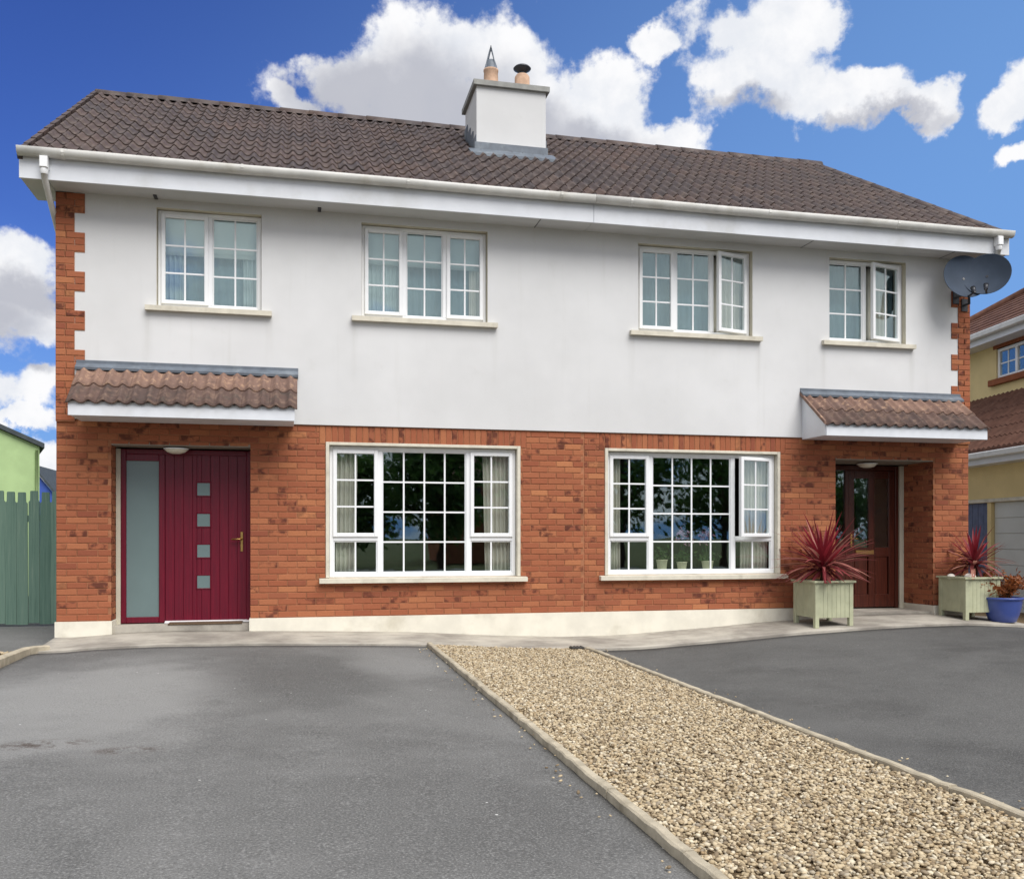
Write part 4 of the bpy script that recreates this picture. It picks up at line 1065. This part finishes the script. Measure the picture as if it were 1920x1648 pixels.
# ------------------------------------------------------------------ satellite dishes
def dish(c, n, r, label, foot):
    c = Vector(c); n = Vector(n).normalized(); q = n.to_track_quat('Z', 'Y').to_matrix()
    t_ = thing('satellite_dish', foot, label, 'satellite dish', 'satellite dishes at the gable corner')
    prof = [(0.0, -.075)] + [(r * k / 6, -.075 + .075 * (k / 6) ** 2) for k in range(1, 7)] + [(r + .006, .004), (r + .004, -.008)] + [(r * k / 6, -.085 + .075 * (k / 6) ** 2) for k in range(6, 0, -1)] + [(0, -.087)]
    mb = MB(); mb.lathe(prof, c, 36, M=q @ Matrix.Diagonal((1.0, .98, 1.0))); mb.build('reflector', 'dish_grey', t_)
    low = c + q @ Vector((0, -r * .95, 0)); tip = c + n * .16 + q @ Vector((0, -r * .98, 0))
    a = MB(); a.tube([c - n * .06 + q @ Vector((0, -r * .8, 0)), low, tip], .014, 8); a.build('feed_arm', 'dark_metal', t_)
    l = MB(); l.tube([tip - (tip - low).normalized() * .02, tip + (c - tip).normalized() * .09], [.026, .034], 12); l.build('feed_horn', 'dark_metal', t_)
    m = MB(); m.tube([c - n * .07, c - n * .13, Vector(foot) + Vector((0, -.10, .16)), Vector(foot) + Vector((0, -.10, .0)), Vector(foot)], .019, 8); m.bbox(foot[0] - .05, foot[0] + .05, foot[1] - .012, foot[1] - .001, foot[2] - .09, foot[2] + .09, .003)
    m.build('bracket', 'dark_metal', t_)
dish((9.04, -.38, 4.86), (-.18, -1, .22), .315, 'dark grey satellite dish overlapping the pale render by the brick quoins', (9.16, -.014, 4.66))
dish((9.27, -.50, 4.875), (-.75, -.8, .25), .30, 'dark grey satellite dish jutting past the gable corner into the sky', (9.30, -.014, 4.56))

# ------------------------------------------------------------------ planters and plants
def planter(x, y, label):
    z = min(path_z(x + dx, y + dy) for dx in (-.25, .25) for dy in (-.25, .25)); s = .275; lg = .028
    t_ = thing('planter', (x, y, z), label, 'planter', 'sage green wooden planters')
    for sx in (-1, 1):
        for sy in (-1, 1):
            px, py = x + sx * (s - lg), y + sy * (s - lg); MB().bbox(px - lg, px + lg, py - lg, py + lg, path_z(px, py) - .002, z + .585, .004).build('leg', 'planter_paint', t_)
    zb, zt = z + .13, z + .585; nb = 7; w = (2 * s - 4 * lg)
    for sd_ in range(4):
        mb = MB()
        for k in range(nb):
            a = -w / 2 + w * k / nb; mb.bbox(a + .001, a + w / nb - .001, -s + .008, -s + .028, zb - z, zt - z, .002)
        M = Matrix.Translation((x, y, z)) @ Matrix.Rotation(sd_ * math.pi / 2, 4, 'Z'); mb.T = M
        mb.build('side_panel', 'planter_paint', t_)
    rimb = MB(); e = s + .025
    for (a, b, c, d) in ((-e, e, -e, -e + .075), (-e, e, e - .075, e), (-e, -e + .075, -e + .075, e - .075), (e - .075, e, -e + .075, e - .075)): rimb.box(x + a, x + b, y + c, y + d, zt + .001, zt + .026)
    rimb.build('rim', 'planter_paint', t_)
    MB().box(x - s + .03, x + s - .03, y - s + .03, y + s - .03, zt - .06, zt - .012).build('soil', 'soil', t_)
    return zt
def cordyline(x, y, z, rad, n, label, seed, lean=(0, 0)):
    rr = random.Random(seed); t_ = thing('cordyline_plant', (x, y, z), label, 'plant', 'red cordyline plants in planters')
    MB().tube([(x, y, z - .03), (x + .01, y, z + .1), (x, y, z + .2)], [.045, .04, .03], 10).build('stem', 'bark', t_)
    top = Vector((x, y, z + .20))
    for k in range(n):
        u = (k + .5) / n; az = k * 2.39996 + rr.uniform(-.3, .3); el = R(80) - u ** .8 * R(98) + rr.uniform(-.12, .12)
        L = rad * rr.uniform(.78, 1.12) * (1.0 if el > -.1 else .8); droop = rr.uniform(.25, .95) * (1 - max(0, math.sin(el)) * .6); w = rr.uniform(.018, .028)
        d = Vector((math.cos(az) * math.cos(el) + lean[0], math.sin(az) * math.cos(el) + lean[1], math.sin(el))).normalized()
        sdv = d.cross(Vector((0, 0, 1))).normalized(); p = top + Vector((0, 0, rr.uniform(-.07, .07))) + d * .02; vs = []; fs = []; ns = 6
        for i in range(ns + 1):
            tt = i / ns; ww = w * (0.55 + 1.6 * tt * (1 - tt)) * (1 - tt ** 4) + .0012; nrm = sdv.cross(d).normalized()
            vs += [p - sdv * ww + nrm * ww * .35, p, p + sdv * ww + nrm * ww * .35]
            d = (d - Vector((0, 0, droop / ns))).normalized(); p = p + d * (L / ns)
            if p.z < z + .01: p.z = z + .01
        for i in range(ns):
            a = i * 3; fs += [(a, a + 1, a + 4, a + 3), (a + 1, a + 2, a + 5, a + 4)]
        MB().add(vs, fs, True).build('leaf', 'cordyline_core' if (u < .3 and rr.random() < .7) else 'cordyline_leaf', t_)
P1 = (6.78, -.46); P2 = (9.10, -.36)
zt = planter(*P1, 'square sage green planter under the ground-floor window sill end, beside the brown door')
cordyline(P1[0], P1[1], zt - .01, .70, 140, 'large spiky red cordyline fanning in front of the brown door', 11)
zt2 = planter(*P2, 'square sage green planter against the brick pier, behind the blue pot')
cordyline(P2[0] + .08, P2[1], zt2 - .01, .50, 76, 'smaller spiky red cordyline beside the gable corner and blue pot', 23)
# pale stones on the second planter's soil
def stone(c, s, seed, label):
    rr = random.Random(seed); mb = MB(); M = Matrix.Diagonal((s[0], s[1], s[2]))
    mb.lathe([(0.02, -.9)] + [(math.cos(a), math.sin(a)) for a in (-.8, -.4, 0, .4, .8, 1.2)] + [(.02, 1)], c, 12, M=M)
    mb.v = [(x + rr.uniform(-.006, .006), y + rr.uniform(-.006, .006), z + rr.uniform(-.004, .004)) for x, y, z in mb.v]
    return tag(mb.build('stone', 'white_stone'), label, 'stone', 'pale stones in the planter')
stone((8.97, -.54, zt2 + .03), (.085, .06, .045), 1, 'larger white stone on the planter rim beside the smaller cordyline')
stone((8.86, -.30, zt2 + .02), (.06, .05, .04), 2, 'small pale stone in the planter corner against the brick pier')
# blue pot and its shrub
PB = (9.42, -.62); zb = path_z(*PB)
bp = thing('flower_pot', (PB[0], PB[1], zb), 'round glazed blue pot standing by the planter at the gable corner', 'flower pot')
MB().lathe([(.0, .0), (.155, .0), (.17, .01), (.205, .1), (.232, .2), (.246, .29), (.25, .305), (.262, .31), (.265, .325), (.262, .34), (.24, .342), (.232, .33), (.22, .28), (0.0, .275)], (PB[0], PB[1], zb), 32).build('pot_body', 'pot_blue', bp)
MB().lathe([(.0, .285), (.1, .29), (.222, .28)], (PB[0], PB[1], zb), 20).build('soil', 'soil', bp)
def leaf_cloud(mb, pts, size, rr, flat=.3):
    for p in pts:
        n = Vector((rr.gauss(0, 1), rr.gauss(0, 1), rr.gauss(0, 1) + .4)).normalized(); a = n.cross(Vector((rr.random(), rr.random(), rr.random() + .01))).normalized(); b = n.cross(a)
        s = size * rr.uniform(.6, 1.3); p = Vector(p)
        mb.add([p - a * s, p + b * s * .45 + n * s * flat * .5, p + a * s, p - b * s * .45 + n * s * flat * .5], [(0, 3, 2, 1)])
def shrub(x, y, z, r, h, n, mat, label, name='shrub', size=.035, seed=3):
    rr = random.Random(seed); t_ = thing(name, (x, y, z), label, 'shrub'); st = MB(); lf = MB()
    for k in range(26):
        az = rr.uniform(0, 6.28); rad = r * rr.uniform(.3, 1); end = Vector((x + math.cos(az) * rad, y + math.sin(az) * rad, z + h * rr.uniform(.35, 1) * (1.1 - .4 * rad / r)))
        base = Vector((x + math.cos(az) * r * .15, y + math.sin(az) * r * .15, z - .02)); mid = (base + end) / 2 + Vector((0, 0, h * .15))
        st.tube([base, mid, end], [.006, .005, .003], 5)
        leaf_cloud(lf, [base.lerp(mid, rr.random()) if rr.random() < .25 else mid.lerp(end, rr.uniform(.1, 1.12)) + Vector((rr.gauss(0, .035), rr.gauss(0, .035), rr.gauss(0, .03))) for _ in range(n // 26)], size, rr)
    st.build('stem', 'bark', t_); o = lf.build('foliage', mat, t_); tag(o, kind='stuff')
    return t_
shrub(PB[0], PB[1], zb + .29, .40, .44, 1100, 'dry_leaf', 'bushy orange-brown shrub growing from the blue pot', seed=4)
# flower pots on the inner sill of the right house's big window
def sill_pot(x, y, z, r, h, label, kind, seed):
    rr = random.Random(seed); t_ = thing('potted_plant', (x, y, z), label, 'potted plant', 'plants on the inner window sill')
    MB().lathe([(0, 0), (r * .75, 0), (r * .8, .01), (r, h), (r * 1.04, h), (r * 1.04, h + .012), (r * .92, h + .012), (r * .9, h - .02), (0, h - .02)], (x, y, z), 18).build('pot', 'pot_cream', t_)
    lf = MB(); leaf_cloud(lf, [(x + rr.gauss(0, r * .9), y + rr.gauss(0, r * .5), z + h + abs(rr.gauss(0, .07)) + .02) for _ in range(90)], .035, rr); tag(lf.build('foliage', 'pot_green', t_), kind='stuff')
    if kind:
        st = MB(); fl = MB()
        for k in range(3):
            e = Vector((x + rr.uniform(-.16, .16), y + rr.uniform(-.04, .04), z + h + rr.uniform(.28, .42))); st.tube([(x, y, z + h), ((x + e.x) / 2, y, z + h + .22), e], .003, 5)
            leaf_cloud(fl, [e + Vector((rr.gauss(0, .05), rr.gauss(0, .02), rr.gauss(-.02, .05))) for _ in range(14)], .03, rr)
        st.build('stem', 'pot_green', t_); tag(fl.build('flowers', 'orchid_petal', t_), kind='stuff')
zs = .785
for H, (a, b, c, d) in ((HL, GDW[0]), (HR, GDW[1])): MB().box(a + .01, b - .01, BY + .14, .52, zs - .03, zs).build('inner_sill', 'upvc_white', H)
sill_pot(4.83, .34, zs, .075, .14, 'cream pot with leafy plant on the inner sill, furthest from the open casement', 0, 5)
sill_pot(5.13, .36, zs, .07, .11, 'pot with tall pink orchid flowers between the other pots on the inner sill', 1, 6)
sill_pot(5.50, .34, zs, .08, .12, 'cream pot on the inner sill nearest the open casement', 1, 8)

# gully cover where the gravel meets the path
dc = MB(); dc.bbox(-.08, .08, -.05, .06, 0, .02, .004)
for k in range(4): dc.box(-.07 + k * .04, -.055 + k * .04, -.04, .05, .02, .026)
o = dc.build('drain_cover', 'cast_iron'); o.location = (3.22, YP - .07, float(s_of(3.22)) + .012); tag(o, 'small dark drain cover at the top of the gravel strip', 'drain cover')

# ------------------------------------------------------------------ green picket fence
def fence():
    y = 2.25; t_ = thing('picket_fence', (-3.5, y, 0), 'green vertical board fence beside the brick gable', 'fence')
    pw, pitch = .138, .142; rr = random.Random(2)
    mb = MB(); hgt = 1.80; n = pw / 2
    out = [(-n, 0), (n, 0), (n, hgt - .15), (n * .74, hgt - .13), (n * .70, hgt - .01), (n * .6, hgt), (-n * .6, hgt), (-n * .70, hgt - .01), (-n * .74, hgt - .13), (-n, hgt - .15)]
    m = len(out); mb.add([(x, 0, z) for x, z in out] + [(x, .02, z) for x, z in out], [tuple(range(m)), tuple(range(2 * m - 1, m - 1, -1))] + [(i, i + m, (i + 1) % m + m, (i + 1) % m) for i in range(m)])
    pm = mb.mesh('picket', 'fence_green'); x = -2.80
    while x > -4.9:
        link('picket', pm, t_, (x, y + rr.uniform(-.004, .004), .06 + rr.uniform(-.015, .015)), (0, rr.uniform(-.006, .006), 0)); x -= pitch
    for z in (.35, 1.45): MB().box(-4.95, -2.73, y + .021, y + .065, z, z + .09).build('rail', 'fence_green', t_)
    for px in (-4.9, -2.82): MB().box(px - .045, px + .045, y + .066, y + .15, 0, 1.75).build('post', 'fence_green', t_)
fence()

# ------------------------------------------------------------------ buildings beyond
def green_house():
    p = CAM + ray(74, 1006) * 26; x, y = p.x, p.y
    t_ = thing('green_house', (x - 3, y + 2, -.4), 'pale green rendered building rising behind the green fence', 'house')
    T = Matrix.Translation((x, y, -.4)) @ Matrix.Rotation(R(17), 4, 'Z')
    w = 9.0; ze = 4.15; zr = ze + 2.0
    mb = MB(T); mb.add([(0, 0, 0), (-w, 0, 0), (-w, 0, ze), (-w / 2, 0, zr), (0, 0, ze)] + [(0, 7, 0), (-w, 7, 0), (-w, 7, ze), (-w / 2, 7, zr), (0, 7, ze)], [(0, 4, 3, 2, 1), (5, 6, 7, 8, 9), (0, 5, 9, 4), (1, 2, 7, 6)])
    mb.build('wall', 'green_render', t_)
    rf = MB(T)
    for (a, b) in (((.12, ze - .04), (-w / 2, zr + .02)), ((-w - .12, ze - .04), (-w / 2, zr + .02))):
        vs = [(a[0], -.12, a[1]), (b[0], -.12, b[1]), (b[0], 7.2, b[1]), (a[0], 7.2, a[1])]
        rf.add(vs + [(q[0], q[1], q[2] + .13) for q in vs], [(0, 1, 2, 3), (7, 6, 5, 4), (0, 4, 5, 1), (2, 6, 7, 3), (3, 7, 4, 0), (1, 5, 6, 2)])
    rf.build('roof', 'slate_dark', t_)
    MB(T).tube([(-.07, -.06, .1), (-.07, -.06, ze - .1)], .04, 8).build('downpipe', 'green_render', t_)
    lm = MB(T); lm.bbox(-.95, -.6, -.2, -.0, 2.30, 2.46); lm.tube([(-.82, -.1, 2.3), (-.84, -.12, 2.0), (-.86, -.1, 1.8)], .03, 8); lm.build('wall_lamp', 'dark_metal', t_)
green_house()
def blue_house():
    p = CAM + ray(76, 1006) * 42; x, y = p.x, p.y
    t_ = thing('blue_shed', (x + .6, y + 2, -.4), 'small blue building with dark roof in the gap between fence and brick gable', 'building')
    mb = MB(); mb.add([(x - 6, y, -.4), (x + .62, y, -.4), (x + .62, y, 3.1), (x - .3, y, 4.3), (x - 6, y, 4.3), (x - 6, y + 5, -.4), (x + .62, y + 5, -.4), (x + .62, y + 5, 3.1), (x - .3, y + 5, 4.3), (x - 6, y + 5, 4.3)], [(0, 1, 2, 3, 4), (1, 6, 7, 2)])
    mb.build('wall', 'blue_paint', t_)
    r = MB(); r.add([(x + .75, y - .15, 2.98), (x - .3, y - .15, 4.35), (x - .3, y + 5, 4.35), (x + .75, y + 5, 2.98), (x + .75, y - .15, 3.13), (x - .3, y - .15, 4.5), (x - .3, y + 5, 4.5), (x + .75, y + 5, 3.13)], [(0, 1, 2, 3), (7, 6, 5, 4), (0, 4, 5, 1), (3, 7, 4, 0), (1, 5, 6, 2), (2, 6, 7, 3)])
    r.box(x + .6, x + 5, y + .3, y + 4, 3.2, 3.42); r.build('roof', 'slate_dark', t_)
    MB().box(x + .65, x + 4.9, y + .5, y + 3.8, -.4, 3.19).build('annexe_wall', 'garage_white', t_)
blue_house()

def yellow_house():
    """neighbour turned towards the driveway; local x runs along its front towards the viewer's right/near side"""
    O = CAM + ray(1822, 1006) * 21.0; O.z = -.45
    E_ = CAM + ray(1960, 1006) * 18.4; dirv = Vector((E_.x - O.x, E_.y - O.y)); ang = math.atan2(dirv.y, dirv.x)
    # extend behind our gable
    T = Matrix.Translation(O) @ Matrix.Rotation(ang, 4, 'Z')
    t_ = thing('yellow_house', tuple(O), 'yellow rendered house with brown tiled roofs beyond the gable with the dishes', 'house')
    xa, xb = -4.0, 8.0; ze = 6.0; Ti = T.inverted()
    def hit(px, py, yl=0.0):
        o = Ti @ CAM; d = Ti.to_3x3() @ ray(px, py); k = (yl - o.y) / d.y; return o + d * k
    wa, wb = hit(1868, 665), hit(1950, 640); zt, zb_ = hit(1868, 655).z, hit(1868, 712).z
    win = (wa.x, wa.x + 2.0, zb_, zt)
    mb = MB(T); wall_holes(mb, xa, xb, 0, ze, 0, .12, [win]); mb.build('wall', 'yellow_render', t_)
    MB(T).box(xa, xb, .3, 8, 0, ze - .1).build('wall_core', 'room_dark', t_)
    # main roof hipped at the far end
    zr = ze + 2.6; r = MB(T); o_ = .4
    A = [(xa - o_, -o_, ze), (xb, -o_, ze), (xb, 4, zr), (xa + 3.4, 4, zr), (xa - o_, 8.4, ze), (xb, 8.4, ze)]
    r.add(A, [(0, 1, 2, 3), (3, 2, 5, 4), (0, 3, 4), (0, 4, 5, 1)]); rf = r.build('roof', 'brown_tile_far', t_)
    # rows of tiles as low corrugated courses
    tl = MB(T); sl = math.hypot(4 + o_, zr - ze); n = 15
    for k in range(n):
        f0, f1 = k / n, (k + 1) / n
        def P(x, f, h): return (x, -o_ + (4 + o_) * f, ze + (zr - ze) * f + h)
        l0 = xa - o_ + 3.8 * f0; tl.add([P(l0, f0, .05), P(xb, f0, .05), P(xb, f1, .02), P(l0, f1, .02), P(l0, f0, .0), P(xb, f0, .0)], [(0, 1, 2, 3), (4, 5, 1, 0)])
    tl.build('tile_courses', 'brown_tile_far', rf)
    MB(T).tube([(xa - o_, -o_, ze + .05), (xa + 3.4, 4, zr + .05)], .11, 8).build('hip_ridge', 'brown_tile_far', rf)
    gt = MB(T); gt.bbox(xa - o_, xb, -o_ - .12, -o_ + .0, ze - .08, ze + .05, .02); gt.build('gutter', 'gutter_white', t_)
    MB(T).box(xa - o_, xb, -o_ + .002, 0, ze - .2, ze - .081).build('fascia', 'fascia_white', t_)
    # window with glazing bars, brown sill
    a, b, c, d = win; fr = ring(MB(T), a + .003, b - .003, c + .003, d - .003, .07, .03, .09); fr.bbox(a + .62, a + .70, .031, .089, c + .07, d - .07); fr.bbox(a + 1.3, a + 1.38, .031, .089, c + .07, d - .07)
    wn = fr.build('window', 'upvc_white', t_)
    for i, (p, q) in enumerate(((a + .07, a + .62), (a + .70, a + 1.30), (a + 1.38, b - .07))):
        for m in range(2):
            for nn in range(2):
                w_, h_ = (q - p) / 2, (d - c - .14) / 2; MB(T).box(p + w_ * m + .012, p + w_ * (m + 1) - .012, .06, .066, c + .07 + h_ * nn + .012, c + .07 + h_ * (nn + 1) - .012).build('pane', 'glass', wn)
        MB(T).box((p + q) / 2 - .013, (p + q) / 2 + .013, .052, .072, c + .07, d - .07).build('glazing_bar', 'upvc_white', wn)
        MB(T).box(p, q, .053, .071, (c + d) / 2 - .013, (c + d) / 2 + .013).build('glazing_bar', 'upvc_white', wn)
    MB(T).bbox(a - .18, b + .18, -.09, .05, c - .13, c + .001, .01).build('sill', 'sill_brown', wn)
    MB(T).bbox(a - .1, b + .1, -.02, .05, d, d + .1, .01).build('lintel', 'sill_brown', wn)
    # lower lean-to with garage door
    pj = -1.5; z0l, z1l = 3.2, 4.72
    lw = MB(T); dh = hit(1858, 942, pj); gd0 = hit(1858, 1000, pj).x; gz = dh.z
    wall_holes(lw, xa, xb, 0, z0l, pj, .15, [(gd0, gd0 + 2.6, -.1, gz), (gd0 - 1.1, gd0 - .12, -.1, gz)]); lw.build('lower_wall', 'yellow_render', t_)
    lr = MB(T); lr.prism([(pj - .35, z0l), (pj - .35, z0l + .1), (0, z1l), (0, z0l)], xa - .2, xb)
    lro = lr.build('lower_roof', 'brown_tile_far', t_)
    tl = MB(T)
    for k in range(6):
        f0, f1 = k / 6, (k + 1) / 6
        for i in range(int((xb - xa) / .16)):
            x_ = xa + i * .16
            def P2(x, f, h): return (x, pj - .35 + (.35 - pj) * f, z0l + .1 + (z1l - z0l - .1) * f + h)
            tl.add([P2(x_, f0, .02), P2(x_ + .08, f0, .06), P2(x_ + .16, f0, .02), P2(x_, f1, .0), P2(x_ + .08, f1, .04), P2(x_ + .16, f1, .0), P2(x_, f0, -.01), P2(x_ + .16, f0, -.01)], [(0, 1, 4, 3), (1, 2, 5, 4), (6, 7, 2, 1, 0)])
    tag(tl.build('tiles', 'brown_tile_far', lro), kind='stuff')
    MB(T).bbox(xa - .2, xb, pj - .47, pj - .352, z0l - .06, z0l + .06, .02).build('lower_gutter', 'gutter_white', t_)
    MB(T).box(xa - .2, xb, pj - .35, pj - .001, z0l - .16, z0l - .001).build('lower_fascia', 'fascia_white', t_)
    g_ = MB(T)
    nb = 8; hh = gz / nb
    for k in range(nb): g_.bbox(gd0 + .02, gd0 + 2.58, pj + .06, pj + .1, hh * k + .002, hh * (k + 1) - .002, .006)
    g_.build('garage_door', 'garage_white', t_)
    MB(T).bbox(gd0 - 1.1, gd0 + 2.62, pj - .03, pj + .001, gz + .002, gz + .07, .006).build('door_head', 'sill_paint', t_)
    pn = MB(T)
    for k in range(5): pn.bbox(gd0 - 1.1 + k * .196, gd0 - 1.1 + (k + 1) * .196 - .008, pj + .05, pj + .09, 0, gz, .006)
    pn.build('side_door', 'blue_grey', t_)
yellow_house()

# ------------------------------------------------------------------ across the road (seen mirrored in the windows)
def tree(x, y, h, r, seed, label):
    rr = random.Random(seed); t_ = thing('leafy_tree', (x, y, -.4), label, 'tree', 'trees across the road')
    tr = MB(); tr.tube([(x, y, -.45), (x + .1, y, h * .25), (x - .05, y + .1, h * .5), (x, y, h * .85)], [.22, .17, .11, .04], 9); lf = MB()
    for k in range(34):
        az = rr.uniform(0, 6.28); zz = h * rr.uniform(.22, .95); rad = r * (1 - abs(zz / h - .5) * 1.0) * rr.uniform(.35, 1)
        e = Vector((x + math.cos(az) * rad, y + math.sin(az) * rad, zz)); tr.tube([(x, y, max(h * .15, zz * .62)), ((x + e.x) / 2, (y + e.y) / 2, zz * .85), e], [.07, .045, .015], 5)
        leaf_cloud(lf, [e + Vector((rr.gauss(0, r * .2), rr.gauss(0, r * .2), rr.gauss(0, r * .17))) for _ in range(150)], .22, rr)
    tr.build('trunk', 'bark', t_); tag(lf.build('crown', 'green_leaf', t_), kind='stuff')
for i, (x, y, h, r) in enumerate([(2.6, -37, 5.4, 2.4), (7.0, -35, 7.2, 2.7), (-3, -40, 6.0, 2.6), (17, -36, 9.5, 3.4), (22.5, -35, 10.0, 3.6), (28, -38, 9.0, 3.4), (33, -40, 10, 3.5)]):
    tree(x, y, h, r, 60 + i, 'leafy green tree across the road')
def far_house():
    x, y = 9.0, -46
    t_ = thing('brick_house', (x + 4, y, -.4), 'brown roofed house across the road, mirrored in the window', 'house')
    MB().box(x, x + 9, y - 8, y, -.4, 4.9).build('wall', 'brick', t_)
    MB().prism([(y + .4, 4.8), (y - 4, 7.6), (y - 8.4, 4.8)], x - .4, x + 9.4).build('roof', 'brown_tile_far', t_)
    for k in range(3): MB().bbox(x + .8 + k * 2.8, x + 2.2 + k * 2.8, y - .05, y + .03, 2.9, 4.2).build('window', 'slate_dark', t_)
far_house()
print('objects', len(bpy.data.objects), 'tris', sum(len(o.data.loop_triangles) or len(o.data.polygons) * 2 for o in bpy.data.objects if o.type == 'MESH'))
